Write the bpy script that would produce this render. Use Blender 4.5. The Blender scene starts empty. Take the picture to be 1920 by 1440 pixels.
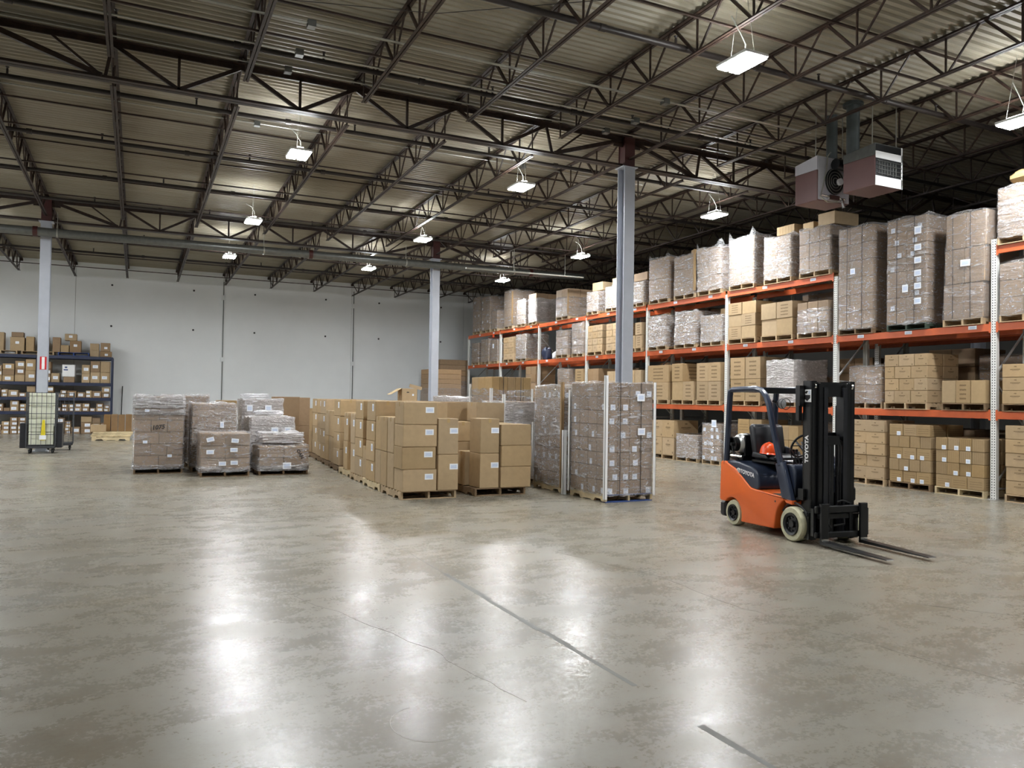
import bpy, math, random
from mathutils import Matrix, Vector, Euler
sc = bpy.context.scene
C = sc.collection
R = math.radians
PI = math.pi
rnd = random.Random(7)

# ---------------------------------------------------------------- camera, world, exposure
cam_d = bpy.data.cameras.new('camera')
cam = bpy.data.objects.new('camera', cam_d)
C.objects.link(cam)
cam_d.sensor_width = 36.0
cam_d.lens = 1460.0 / 1920.0 * 36.0
cam_d.clip_end = 200
cam.matrix_world = Matrix((
    (0.90087254, -0.02176357, -0.43353779, 0.0),
    (-0.43381303, -0.00987341, -0.90094882, 0.0),
    (0.01532737, 0.99971439, -0.01833601, 1.78),
    (0, 0, 0, 1)))
sc.camera = cam
w = bpy.data.worlds.new('world')
sc.world = w
w.use_nodes = True
w.node_tree.nodes['Background'].inputs[0].default_value = (0.02, 0.02, 0.02, 1)
sc.view_settings.view_transform = 'Standard'
sc.view_settings.look = 'None'
sc.view_settings.gamma = 1.0
sc.view_settings.use_curve_mapping = False
sc.view_settings.exposure = 0.2
LAMP = 360.0          # diffuser emission strength
UPLIGHT = 150.0        # light leaving the slot on top of each fixture
try:
    sc.cycles.use_denoising = True
    sc.cycles.transparent_max_bounces = 12
    sc.cycles.max_bounces = 8
    sc.cycles.sample_clamp_indirect = 6.0
except Exception:
    pass

# ---------------------------------------------------------------- helpers
class MB:
    def __init__(s):
        s.v = []; s.f = []; s.m = []; s.uv = []
    def face(s, idx, mi=0, uv=None):
        s.f.append(idx); s.m.append(mi); s.uv.append(uv)
    def box(s, lo, hi, mi=0, M=None):
        (x0, y0, z0), (x1, y1, z1) = lo, hi
        n = len(s.v)
        vs = [(x0,y0,z0),(x1,y0,z0),(x1,y1,z0),(x0,y1,z0),(x0,y0,z1),(x1,y0,z1),(x1,y1,z1),(x0,y1,z1)]
        if M is not None:
            vs = [tuple(M @ Vector(p)) for p in vs]
        s.v += vs
        q = [(0,0),(1,0),(1,1),(0,1)]
        t = [(5,5)]*4
        for fc, u in (((0,3,2,1),t),((4,5,6,7),t),((0,1,5,4),q),((1,2,6,5),q),((2,3,7,6),q),((3,0,4,7),q)):
            s.face([n+i for i in fc], mi, u)
        return s
    def cbox(s, lo, hi, c=0.006, mi=0, M=None):
        (x0,y0,z0),(x1,y1,z1) = lo, hi
        n = len(s.v)
        P = {}
        for ix, X in enumerate((x0,x1)):
            for iy, Y in enumerate((y0,y1)):
                for iz, Z in enumerate((z0,z1)):
                    sx, sy, sz = (1,-1)[ix], (1,-1)[iy], (1,-1)[iz]
                    for a, p in enumerate(((X, Y+sy*c, Z+sz*c), (X+sx*c, Y, Z+sz*c), (X+sx*c, Y+sy*c, Z))):
                        P[(ix,iy,iz,a)] = len(s.v)
                        s.v.append(tuple(M @ Vector(p)) if M is not None else p)
        q = [(0,0),(1,0),(1,1),(0,1)]; t = [(5,5)]*4
        g = P
        s.face([g[0,0,0,1],g[1,0,0,1],g[1,0,1,1],g[0,0,1,1]],mi,q)
        s.face([g[1,0,0,0],g[1,1,0,0],g[1,1,1,0],g[1,0,1,0]],mi,q)
        s.face([g[1,1,0,1],g[0,1,0,1],g[0,1,1,1],g[1,1,1,1]],mi,q)
        s.face([g[0,1,0,0],g[0,0,0,0],g[0,0,1,0],g[0,1,1,0]],mi,q)
        s.face([g[0,0,1,2],g[1,0,1,2],g[1,1,1,2],g[0,1,1,2]],mi,t)
        s.face([g[0,1,0,2],g[1,1,0,2],g[1,0,0,2],g[0,0,0,2]],mi,t)
        for ix in (0,1):
            for iy in (0,1):
                s.face([g[ix,iy,0,0],g[ix,iy,0,1],g[ix,iy,1,1],g[ix,iy,1,0]],mi,t)
            for iz in (0,1):
                s.face([g[ix,0,iz,0],g[ix,0,iz,2],g[ix,1,iz,2],g[ix,1,iz,0]],mi,t)
        for iy in (0,1):
            for iz in (0,1):
                s.face([g[0,iy,iz,1],g[0,iy,iz,2],g[1,iy,iz,2],g[1,iy,iz,1]],mi,t)
        for ix in (0,1):
            for iy in (0,1):
                for iz in (0,1):
                    s.face([g[ix,iy,iz,0],g[ix,iy,iz,1],g[ix,iy,iz,2]],mi,t[:3])
        return s
    def bar(s, a, b, wd, ht, up=(0,0,1), mi=0):
        a = Vector(a); b = Vector(b); d = b-a; L = d.length
        d.normalize()
        u = Vector(up)
        if abs(d.dot(u)) > .97: u = Vector((0,1,0)) if abs(d.y) < .9 else Vector((1,0,0))
        sx = d.cross(u).normalized(); uz = sx.cross(d).normalized()
        M = Matrix(((sx.x,d.x,uz.x,a.x),(sx.y,d.y,uz.y,a.y),(sx.z,d.z,uz.z,a.z),(0,0,0,1)))
        return s.box((-wd/2,0,-ht/2),(wd/2,L,ht/2),mi,M)
    def tube(s, pts, r, n=8, mi=0, caps=True):
        pts = [Vector(p) for p in pts]
        rs = r if isinstance(r, (list,tuple)) else [r]*len(pts)
        prev = None; rings = []
        ref = None
        for i, p in enumerate(pts):
            d = (pts[min(i+1,len(pts)-1)] - pts[max(i-1,0)])
            if d.length < 1e-9: d = Vector((0,0,1))
            d.normalize()
            if ref is None:
                ref = Vector((0,0,1)) if abs(d.z) < .9 else Vector((1,0,0))
            x = d.cross(ref)
            if x.length < 1e-4: x = d.cross(Vector((0,1,0.3)))
            x.normalize(); y = x.cross(d); ref = y if abs(y.dot(d)) < .5 else ref
            n0 = len(s.v)
            for k in range(n):
                t = 2*PI*k/n
                s.v.append(tuple(p + (x*math.cos(t)+y*math.sin(t))*rs[i]))
            rings.append(n0)
        for i in range(len(rings)-1):
            for k in range(n):
                a, b = rings[i], rings[i+1]; k2 = (k+1) % n
                s.face([a+k,a+k2,b+k2,b+k],mi)
        if caps:
            s.face([rings[0]+k for k in range(n)][::-1],mi)
            s.face([rings[-1]+k for k in range(n)],mi)
        return s
    def lathe(s, prof, n=24, M=None, mi=0):
        n0 = len(s.v)
        for (r, z) in prof:
            for k in range(n):
                t = 2*PI*k/n
                p = Vector((r*math.cos(t), r*math.sin(t), z))
                s.v.append(tuple(M @ p if M is not None else p))
        for i in range(len(prof)-1):
            for k in range(n):
                k2 = (k+1) % n
                s.face([n0+i*n+k, n0+i*n+k2, n0+(i+1)*n+k2, n0+(i+1)*n+k],mi)
        return s
    def prism(s, poly, a, b, axis='y', mi=0):
        """poly of (u,v); extruded along axis from a to b. axis y: (x,z); x: (y,z); z: (x,y)"""
        f = {'y': lambda u,v,t: (u,t,v), 'x': lambda u,v,t: (t,u,v), 'z': lambda u,v,t: (u,v,t)}[axis]
        n0 = len(s.v); n = len(poly)
        for t in (a,b):
            for u,v in poly: s.v.append(f(u,v,t))
        s.face(list(range(n0,n0+n))[::-1],mi); s.face(list(range(n0+n,n0+2*n)),mi)
        for k in range(n):
            k2 = (k+1) % n
            s.face([n0+k,n0+k2,n0+n+k2,n0+n+k],mi)
        return s
    def mesh(s, name, mats, smooth=False):
        me = bpy.data.meshes.new(name)
        me.from_pydata(s.v, [], s.f)
        for m in (mats if isinstance(mats,(list,tuple)) else [mats]): me.materials.append(m)
        if any(s.m): me.polygons.foreach_set('material_index', s.m)
        if any(u is not None for u in s.uv):
            ul = me.uv_layers.new(name='UVMap')
            flat = []
            for f, u in zip(s.f, s.uv):
                for c in (u or [(5,5)]*len(f)): flat += [c[0], c[1]]
            ul.data.foreach_set('uv', flat)
        if smooth:
            me.polygons.foreach_set('use_smooth', [True]*len(me.polygons))
            try: me.set_sharp_from_angle(angle=R(38))
            except Exception: pass
        me.update()
        return me
    def build(s, name, mats, parent=None, smooth=False, loc=None, rotz=0):
        return put(name, s.mesh(name, mats, smooth), parent, loc, rotz)

def put(name, me, parent=None, loc=None, rotz=0, label=None):
    o = bpy.data.objects.new(name, me)
    C.objects.link(o)
    if parent is not None: o.parent = parent
    if loc is not None: o.location = loc
    if rotz: o.rotation_euler = (0,0,rotz)
    if label: o['label'] = label
    return o

LABELS = {}
def tag(o, label, cat, group=None, kind=None):
    if label:
        n = len(label.split())
        assert 4 <= n <= 16, label
        LABELS[label] = 1
        o['label'] = label
    if cat: o['category'] = cat
    if group: o['group'] = group
    if kind: o['kind'] = kind
    return o
def thing(name, label, cat, loc=(0,0,0), rotz=0, group=None, kind=None):
    o = bpy.data.objects.new(name, None)
    o.empty_display_size = .2
    C.objects.link(o); o.location = loc; o.rotation_euler = (0,0,rotz)
    return tag(o, label, cat, group, kind)
def structure(o):
    o['kind'] = 'structure'; return o

# ---------------------------------------------------------------- materials
def lin(c):
    return tuple(((x/255)/12.92 if x/255 <= .04045 else ((x/255+.055)/1.055)**2.4) for x in c)
class NT:
    def __init__(s, name):
        s.mat = bpy.data.materials.new(name); s.mat.use_nodes = True
        s.t = s.mat.node_tree; s.n = s.t.nodes; s.l = s.t.links
        s.b = s.n['Principled BSDF']; s.out = s.n['Material Output']
    def node(s, typ, **kw):
        o = s.n.new(typ)
        for k, v in kw.items():
            if k.startswith('i_'):
                key = k[2:]
                o.inputs[int(key) if key.isdigit() else key].default_value = v
            else: setattr(o, k, v)
        return o
    def link(s, a, b): s.l.new(a, b)
    def val(s, x, sock):
        if isinstance(x, (int,float)): sock.default_value = x
        else: s.l.new(x, sock)
    def math(s, op, a, b=0.0, c=None):
        o = s.n.new('ShaderNodeMath'); o.operation = op
        s.val(a, o.inputs[0]); s.val(b, o.inputs[1])
        if c is not None: s.val(c, o.inputs[2])
        return o.outputs[0]
    def coords(s, out='Object', scale=(1,1,1), rot=(0,0,0), loc=(0,0,0)):
        tc = s.n.new('ShaderNodeTexCoord'); mp = s.n.new('ShaderNodeMapping')
        s.l.new(tc.outputs[out], mp.inputs[0])
        mp.inputs['Scale'].default_value = scale; mp.inputs['Rotation'].default_value = rot
        mp.inputs['Location'].default_value = loc
        return mp.outputs[0]
    def noise(s, vec, scale=5, detail=3, rough=.5, dist=0):
        o = s.n.new('ShaderNodeTexNoise')
        s.l.new(vec, o.inputs['Vector'])
        o.inputs['Scale'].default_value = scale; o.inputs['Detail'].default_value = detail
        o.inputs['Roughness'].default_value = rough; o.inputs['Distortion'].default_value = dist
        return o.outputs['Fac']
    def ramp(s, fac, pts):
        o = s.n.new('ShaderNodeValToRGB'); s.l.new(fac, o.inputs[0])
        e = o.color_ramp.elements
        while len(e) < len(pts): e.new(.5)
        for el, (p, c) in zip(e, pts):
            el.position = p
            el.color = (c,c,c,1) if isinstance(c,(int,float)) else tuple(c)+(1,)
        return o.outputs[0]
    def mix(s, fac, a, b, mode='MIX'):
        o = s.n.new('ShaderNodeMix'); o.data_type = 'RGBA'; o.blend_type = mode
        s.val(fac, o.inputs[0])
        for x, k in ((a,6),(b,7)):
            if isinstance(x, tuple): o.inputs[k].default_value = x if len(x)==4 else x+(1,)
            else: s.l.new(x, o.inputs[k])
        return o.outputs[2]
    def bump(s, h, strength=.2, dist=.01):
        o = s.n.new('ShaderNodeBump'); o.inputs['Strength'].default_value = strength
        o.inputs['Distance'].default_value = dist
        s.l.new(h, o.inputs['Height']); s.l.new(o.outputs[0], s.b.inputs['Normal'])
        return o.outputs[0]
    def base(s, c): 
        if isinstance(c, tuple): s.b.inputs['Base Color'].default_value = c if len(c)==4 else c+(1,)
        else: s.l.new(c, s.b.inputs['Base Color'])
    def set(s, rough=None, metal=None, spec=None):
        if rough is not None: s.val(rough, s.b.inputs['Roughness'])
        if metal is not None: s.val(metal, s.b.inputs['Metallic'])
        if spec is not None: s.val(spec, s.b.inputs['Specular IOR Level'])

def simple(name, rgb, rough=.5, metal=0, var=.12, scale=6, spec=.5):
    """painted / plain surface with faint mottling"""
    m = NT(name); c = lin(rgb)
    f = m.noise(m.coords(), scale, 4, .6)
    dark = tuple(x*(1-var) for x in c); light = tuple(min(1,x*(1+var)) for x in c)
    m.base(m.ramp(f, [(.3,dark),(.7,light)]))
    m.set(rough, metal, spec)
    return m.mat

def emit(name, rgb, strength):
    m = NT(name); m.base((.8,.8,.8))
    m.b.inputs['Emission Color'].default_value = tuple(rgb)+(1,)
    m.b.inputs['Emission Strength'].default_value = strength
    return m.mat

def cardboard(name, rgb, style='plain', tint=.14, ink=(84,66,44)):
    m = NT(name); c = lin(rgb)
    oi = m.node('ShaderNodeObjectInfo')
    co = m.coords('Object', (1,1,1))
    f = m.noise(co, 9, 4, .6)
    fib = m.noise(m.coords('Object', (3,3,90)), 4, 2)
    base = m.ramp(f, [(.25,tuple(x*.90 for x in c)),(.75,tuple(x*1.06 for x in c))])
    base = m.mix(m.math('MULTIPLY', fib, .12), base, tuple(x*.7 for x in c))
    hs = m.node('ShaderNodeHueSaturation')
    m.link(base, hs.inputs['Color'])
    m.link(m.math('MULTIPLY_ADD', oi.outputs['Random'], tint*1.4, 1-tint*.7), hs.inputs['Value'])
    m.link(m.math('MULTIPLY_ADD', m.math('FRACT', m.math('MULTIPLY', oi.outputs['Random'], 7.3)), .16, .94), hs.inputs['Saturation'])
    col = hs.outputs[0]
    if style != 'plain':
        uvn = m.node('ShaderNodeUVMap'); sp = m.node('ShaderNodeSeparateXYZ')
        m.link(uvn.outputs[0], sp.inputs[0]); u, v = sp.outputs[0], sp.outputs[1]
        def rect(u0,u1,v0,v1):
            a = m.math('MULTIPLY', m.math('GREATER_THAN',u,u0), m.math('LESS_THAN',u,u1))
            b = m.math('MULTIPLY', m.math('GREATER_THAN',v,v0), m.math('LESS_THAN',v,v1))
            return m.math('MULTIPLY', a, b)
        def union(ms):
            r = ms[0]
            for x in ms[1:]: r = m.math('MAXIMUM', r, x)
            return r
        brk = m.noise(m.coords('UV',(26,9,1)), 2.2, 2, .7)
        if style == 'logo':
            k = union([rect(.30,.70,.56,.64), rect(.36,.64,.50,.53), rect(.45,.55,.78,.88), rect(.86,.95,.06,.18)])
        elif style == 'bars':
            k = union([rect(.26,.74,y,y+.075) for y in (.16,.36,.56,.76)])
        elif style == 'hlines':
            k = union([rect(.12,.9,y,y+.035) for y in (.25,.45,.64)])
        elif style == 'ribs':
            st = m.math('LESS_THAN', m.math('FRACT', m.math('MULTIPLY', u, 6.0)), .16)
            k = m.math('MULTIPLY', st, rect(.03,.97,.06,.95))
        else:
            k = rect(.2,.8,.4,.6)
        k = m.math('MULTIPLY', k, m.math('MULTIPLY_ADD', m.math('GREATER_THAN', brk, .44), .55, .3))
        col = m.mix(m.math('MULTIPLY', k, .8 if style != 'ribs' else .55), col, lin(ink))
    m.base(col)
    m.set(.72, 0, .25)
    m.bump(fib, .08, .004)
    return m.mat

def film_mat(name, milk=.14, streak=.6, gloss=.55, tint=(.90,.90,.93)):
    """thin clear film: mostly see-through, white where it gathers, sharp glints on its puckers"""
    m = NT(name)
    oi = m.node('ShaderNodeObjectInfo')
    cm = m.node('ShaderNodeCombineXYZ')
    m.link(m.math('MULTIPLY', oi.outputs['Random'], 37.0), cm.inputs[0]); m.link(m.math('MULTIPLY', oi.outputs['Random'], 11.0), cm.inputs[2])
    def seeded(scale, rot):
        add = m.node('ShaderNodeVectorMath', operation='ADD')
        m.link(m.coords('Object', scale, rot), add.inputs[0]); m.link(cm.outputs[0], add.inputs[1])
        return add.outputs[0]
    v1 = seeded((1.2,1.2,7.0), (R(10),R(8),0)); v2 = seeded((1.6,1.6,5.0), (R(-14),R(-12),0)); v3 = seeded((2.4,2.4,3.4), (0,0,0))
    n1 = m.noise(v1, 1.7, 3.5, .55, 1.2)
    n2 = m.noise(v2, 2.4, 2.5, .55, 1.6)
    n3 = m.noise(v3, 2.6, 2.5, .5, 2.4)
    rid = m.math('SUBTRACT', 1.0, m.math('MULTIPLY', m.math('ABSOLUTE', m.math('SUBTRACT', n2, .5)), 9.0))
    st = m.math('MAXIMUM', m.ramp(n1, [(.56,0.0),(.66,.5),(.74,1.0)]), m.math('MULTIPLY', m.ramp(rid, [(.55,0.0),(1.0,.7)]), m.ramp(n3, [(.45,0.0),(.6,1.0)])))
    h = m.math('ADD', m.math('MULTIPLY', n1, .9), m.math('ADD', m.math('MULTIPLY', n3, .45), m.math('MULTIPLY', n2, .5)))
    bp = m.node('ShaderNodeBump', i_Strength=1.0, i_Distance=.10)
    m.link(h, bp.inputs['Height'])
    m.link(bp.outputs[0], m.b.inputs['Normal'])
    m.base(tint); m.set(.3, 0, .5)
    tl = m.node('ShaderNodeBsdfTranslucent'); tl.inputs[0].default_value = tint+(1,)
    md = m.node('ShaderNodeMixShader', i_0=.3); m.link(m.b.outputs[0], md.inputs[1]); m.link(tl.outputs[0], md.inputs[2])
    tr = m.node('ShaderNodeBsdfTransparent'); tr.inputs[0].default_value = (.95,.95,.96,1)
    gl = m.node('ShaderNodeBsdfGlossy'); gl.inputs['Roughness'].default_value = .17
    gl.inputs['Color'].default_value = (1,1,1,1)
    m.link(bp.outputs[0], gl.inputs['Normal'])
    fr = m.node('ShaderNodeFresnel', i_IOR=1.5); m.link(bp.outputs[0], fr.inputs['Normal'])
    mx = m.node('ShaderNodeMixShader'); m.link(m.math('MULTIPLY_ADD', st, streak, milk), mx.inputs[0])
    m.link(tr.outputs[0], mx.inputs[1]); m.link(md.outputs[0], mx.inputs[2])
    mg = m.node('ShaderNodeMixShader'); m.link(m.math('MINIMUM', m.math('MULTIPLY_ADD', fr.outputs[0], .7, .03), gloss*.5), mg.inputs[0])
    m.link(mx.outputs[0], mg.inputs[1]); m.link(gl.outputs[0], mg.inputs[2])
    m.link(mg.outputs[0], m.out.inputs[0])
    return m.mat

def floor_mat():
    m = NT('polished_concrete')
    co = m.coords('Object')
    a = m.noise(co, .26, 8, .66, .25)
    b = m.noise(m.coords('Object',(.8,1.25,1)), 1.5, 9, .74, .25)
    g = m.noise(co, 34, 4, .7)
    f = m.math('ADD', m.math('MULTIPLY', a, .40), m.math('ADD', m.math('MULTIPLY', b, .40), m.math('MULTIPLY', g, .20)))
    col = m.ramp(f, [(.36,lin((112,104,88))),(.46,lin((130,123,109))),(.54,lin((139,134,121))),(.66,lin((151,147,136)))])
    # warm, grey and reddish drifts of stain
    d = m.noise(m.coords('Object',(.8,1.7,1),(0,0,R(24))), .55, 8, .7, .4)
    col = m.mix(m.ramp(d, [(.50,0.0),(.70,.42)]), col, lin((122,110,88)))
    col = m.mix(m.ramp(m.noise(m.coords('Object',(1,1,1),(0,0,0),(31,7,0)), .5, 8, .66), [(.5,0.0),(.72,.45)]), col, lin((130,131,128)))
    col = m.mix(m.ramp(m.noise(m.coords('Object',(1,1,1),(0,0,0),(3,17,0)), .4, 8, .7), [(.54,0.0),(.74,.34)]), col, lin((146,126,108)))
    # tyre scuffs: long thin darker streaks
    sc1 = m.noise(m.coords('Object',(4.5,.5,1),(0,0,R(14))), 1.1, 8, .72, .3)
    sc2 = m.noise(m.coords('Object',(.5,4.5,1),(0,0,R(-14))), 1.0, 8, .72, .4)
    scf = m.math('MAXIMUM', m.ramp(sc1, [(.53,0.0),(.72,1.0)]), m.ramp(sc2, [(.54,0.0),(.73,1.0)]))
    col = m.mix(m.math('MULTIPLY', scf, .20), col, lin((98,91,78)))
    sp = m.ramp(m.noise(co, 15, 2, .5), [(.755,0.0),(.775,1.0)])
    col = m.mix(m.math('MULTIPLY', sp, .4), col, lin((72,66,58)))
    m.base(col)
    m.link(m.ramp(m.math('ADD', m.math('MULTIPLY', b, .7), m.math('MULTIPLY', g, .3)), [(.38,.22),(.62,.34)]), m.b.inputs['Roughness'])
    m.set(spec=.5)
    m.bump(m.math('ADD', m.math('MULTIPLY', g, .3), b), .06, .02)
    return m.mat

def deck_mat():
    m = NT('roof_deck_paint')
    a = m.noise(m.coords('Object',(.35,3,1)), 1.3, 5, .6)
    b = m.noise(m.coords('Object',(.2,.2,1)), 1.5, 4, .6)
    f = m.math('ADD', m.math('MULTIPLY', a, .5), m.math('MULTIPLY', b, .5))
    m.base(m.ramp(f, [(.36,lin((128,121,102))),(.5,lin((141,134,117))),(.64,lin((152,146,131)))]))
    m.set(.5, 0, .4)
    return m.mat

def steel_mat():
    m = NT('red_oxide_primer')
    a = m.noise(m.coords('Object',(3,3,3)), 2.2, 5, .65)
    m.base(m.ramp(a, [(.32,lin((33,22,17))),(.5,lin((45,31,24))),(.68,lin((62,45,35)))]))
    m.set(.5, 0, .4)
    return m.mat

M = {}
M['floor'] = floor_mat(); M['deck'] = deck_mat(); M['steel'] = steel_mat()
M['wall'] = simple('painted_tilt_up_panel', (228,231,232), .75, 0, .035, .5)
M['column'] = simple('grey_column_paint', (172,176,185), .45, 0, .05, 3)
M['maroon'] = simple('dark_red_primer', (64,27,24), .5, 0, .15, 4)
M['card'] = cardboard('corrugated_cardboard', (173,150,118))
M['card_dark'] = cardboard('brown_cardboard', (146,122,96))
M['card_logo'] = cardboard('printed_cardboard', (175,151,119), 'logo')
M['card_bars'] = cardboard('bar_printed_cardboard', (168,144,112), 'bars')
M['card_hlines'] = cardboard('line_printed_cardboard', (158,134,100), 'hlines')
M['card_ribs'] = cardboard('rib_printed_cardboard', (158,134,100), 'ribs')
M['card_wrap'] = cardboard('wrapped_cardboard', (152,130,107))
M['card_wrap_ribs'] = cardboard('wrapped_rib_cardboard', (146,124,101), 'ribs')
M['tape'] = simple('packing_tape', (178,152,108), .25, 0, .05)
M['paper'] = simple('label_paper', (232,236,242), .6, 0, .03, 40)
M['print'] = simple('label_print', (200,211,230), .6, 0, .1, 60)
M['ink'] = simple('black_ink', (40,38,40), .5)
M['film'] = film_mat('stretch_film')
M['film_heavy'] = film_mat('thick_stretch_film', .27, .7, .6)
M['film_white'] = film_mat('white_stretch_film', .5, .6, .6, (.93,.93,.96))
M['film_clear'] = film_mat('clear_stretch_film', .13, .4, .45)
M['wood'] = simple('pallet_wood', (173,150,118), .75, 0, .28, 7)
M['wood_new'] = simple('fresh_pallet_wood', (194,176,140), .75, 0, .2, 7)
M['wood_dark'] = simple('weathered_pallet_wood', (120,98,72), .8, 0, .28, 7)
M['blue_wood'] = simple('blue_pallet_paint', (46,72,132), .65, 0, .25, 8)
M['green_wood'] = simple('green_pallet_paint', (52,66,54), .7, 0, .25, 8)
M['white_post'] = simple('edge_protector_card', (226,226,226), .5, 0, .04)
M['tan_post'] = simple('brown_edge_protector', (150,122,86), .6, 0, .1)
M['orange_beam'] = simple('orange_rack_enamel', (198,92,46), .4, 0, .1, 4)
M['rack_grey'] = simple('galvanised_rack_steel', (172,172,170), .4, .3, .1, 10)
M['navy_shelf'] = simple('navy_shelf_enamel', (38,46,72), .4, 0, .12)
M['galv'] = simple('galvanised_pipe', (104,106,103), .35, .5, .15, 9)
M['black_pipe'] = simple('black_sprinkler_pipe', (44,38,36), .45, .2, .2, 6)
M['conduit'] = simple('conduit_steel', (168,168,160), .3, .6, .1, 10)
M['chrome'] = simple('bright_steel', (214,214,214), .15, 1.0, .03)
M['black'] = simple('black_paint', (22,23,25), .35, 0, .25, 5)
M['black_soft'] = simple('black_vinyl', (34,35,40), .4, 0, .2, 8)
M['rubber'] = simple('black_rubber', (30,30,30), .8, 0, .2, 9)
M['tyre'] = simple('worn_cream_tyre', (186,182,154), .75, 0, .18, 14)
M['orange'] = simple('orange_forklift_paint', (224,104,44), .3, 0, .06, 3)
M['navy'] = simple('dark_blue_forklift_paint', (44,52,70), .28, 0, .1, 3)
M['white'] = simple('white_enamel', (236,236,236), .4, 0, .02)
M['helmet'] = simple('orange_helmet_shell', (240,84,34), .22, 0, .03)
M['silver'] = simple('brushed_tank', (206,206,202), .32, .7, .06, 5)
M['lens'] = simple('lamp_lens', (230,232,236), .12, .4, .05)
M['red'] = simple('sign_red', (196,36,40), .45)
M['yellow'] = simple('safety_yellow', (214,196,40), .45)
M['heater'] = simple('maroon_heater_enamel', (108,78,76), .4, 0, .06, 3)
M['heater_pale'] = simple('pale_sheet_metal', (200,200,208), .35, .2, .05, 4)
M['flue'] = simple('dark_flue_pipe', (74,80,80), .5, .3, .15, 6)
M['led'] = emit('led_diffuser', (.955,.985,1.0), LAMP)
M['uplight'] = emit('led_uplight_slot', (.955,.985,1.0), UPLIGHT)
M['joint'] = simple('joint_filler', (98,96,88), .5, 0, .12, 12)
M['scratch'] = simple('pale_scratch', (176,172,160), .6)
M['far_wall'] = simple('shade_darkened_wall', (104,102,98), .8, 0, .05, .5)  # wall colour darkened to stand in for shade behind the racks
M['card_ribs_dark'] = cardboard('dark_ribbed_board', (124,98,68), 'ribs')
M['crack'] = simple('hairline_crack', (124,118,105), .7, 0, .2, 12)
M['panel_white'] = simple('cream_corrugated_plastic', (226,228,208), .6, 0, .06, 5)
M['cage'] = simple('dark_grey_cage_steel', (70,72,76), .4, .3, .1)

# rack upright post: dotted with teardrop holes
def post_mat():
    m = NT('perforated_post'); tc = m.node('ShaderNodeTexCoord'); sp = m.node('ShaderNodeSeparateXYZ')
    m.link(tc.outputs['Object'], sp.inputs[0])
    z = m.math('FRACT', m.math('MULTIPLY', sp.outputs[2], 1/.0508))
    y = m.math('ABSOLUTE', m.math('SUBTRACT', m.math('ABSOLUTE', sp.outputs[1]),   .024))
    k = m.math('MULTIPLY', m.math('LESS_THAN', y, .0085), m.math('LESS_THAN', m.math('ABSOLUTE', m.math('SUBTRACT', z, .5)), .24))
    k = m.math('MULTIPLY', k, m.math('LESS_THAN', sp.outputs[0], .002))
    m.base(m.mix(k, lin((224,224,220)), lin((46,44,44))))
    m.set(.45, .1); return m.mat
M['post'] = post_mat()
# ---------------------------------------------------------------- room shell
YB = 38.95                       # back wall face
XL, XR, YF = -15.0, 27.0, -12.0
def zt(y): return 7.735 - .0105*(y-8)     # joist top chord
def zb(y): return 7.155 - .0105*(y-8)     # joist bottom chord
COLX = [-2.52, 9.67, 21.86]
SP = 2.032
YG = [14.41, 26.68]

fl = structure(MB().box((XL,YF,-.2),(XR,YB+.3,0)).build('floor', M['floor']))
j = MB()
yy = -8.0
while yy < 7.2:                    # patched control joint with ragged filler edges
    L = rnd.uniform(.25,.9)
    a, b = 2.815+rnd.uniform(-.016,.006), 2.855+rnd.uniform(-.006,.018)
    if rnd.random() < .8: j.box((a,yy,-.004),(b,yy+L,.0004))
    yy += L
put('joint_filler', j.mesh('joint_filler', M['joint']), fl)
j = MB(); j.box((2.832,7.2,-.004),(2.840,30,.0004))
put('control_joint', j.mesh('control_joint', M['joint']), fl)
j = MB(); yy = 8.0
while yy < 36:
    j.box((-2.497,yy,-.004),(-2.487,yy+1.0,.0012)); yy += 1.0
put('control_joint', j.mesh('control_joint', M['crack']), fl)
def crack(pts, wd):
    b = MB()
    P = []
    for (x0,y0),(x1,y1) in zip(pts, pts[1:]):
        n = 9
        for i in range(n):
            t = i/n; P.append((x0+(x1-x0)*t+rnd.uniform(-.03,.03), y0+(y1-y0)*t))
    P.append(pts[-1])
    for p, q in zip(P, P[1:]):
        b.bar((p[0],p[1],0),(q[0],q[1],0),wd*rnd.uniform(.5,1.3),.002)
    put('crack', b.mesh('crack', M['crack']), fl)
crack([(4.41,7.96),(4.83,6.48),(4.74,5.22)], .008)
crack([(4.74,5.22),(4.95,4.0),(5.2,2.6)], .005)
crack([(6.2,4.9),(6.9,3.9),(7.3,3.0)], .005)
crack([(1.2,7.4),(1.9,5.2),(2.1,4.1)], .004)
b = MB()
P = [(1.46+.19*math.cos(R(a)), 4.05+.24*math.sin(R(a))) for a in range(95,300,12)]
for p, q in zip(P, P[1:]): b.bar((p[0],p[1],0),(q[0],q[1],0),.004,.0012)
put('scratch', b.mesh('scratch', M['scratch']), fl)

wb = structure(MB().box((XL,YB+.02,0),(XR,YB+.3,8.2)).build('wall_back', M['joint']))
x = -8.62
xs = []
while x < XR: xs.append(x); x += 6.1
for i, x0 in enumerate([XL]+xs):
    x1 = (xs+[XR])[i]
    if x1-x0 > .1:
        put('wall_panel', MB().box((x0+.006,YB,0),(x1-.006,YB+.1,8.1)).mesh('wall_panel', M['wall']), wb)
ins = MB().lathe([(.0001,0),(.045,0),(.045,.02)], 10, Matrix.Rotation(R(90),4,'X')).mesh('lifting_insert', M['ink'])
for x0 in xs[:-1]:
    for dx in (1.42, 4.8):
        for z in (4.72, 6.55): put('lifting_insert', ins, wb, (x0+dx, YB-.001, z))
con = MB()
structure(MB().box((XL-.2,YF,0),(XL,YB,8.3)).build('wall_left', M['wall']))
structure(MB().box((XR,YF,0),(XR+.2,YB,8.3)).build('wall_right', M['far_wall']))
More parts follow.
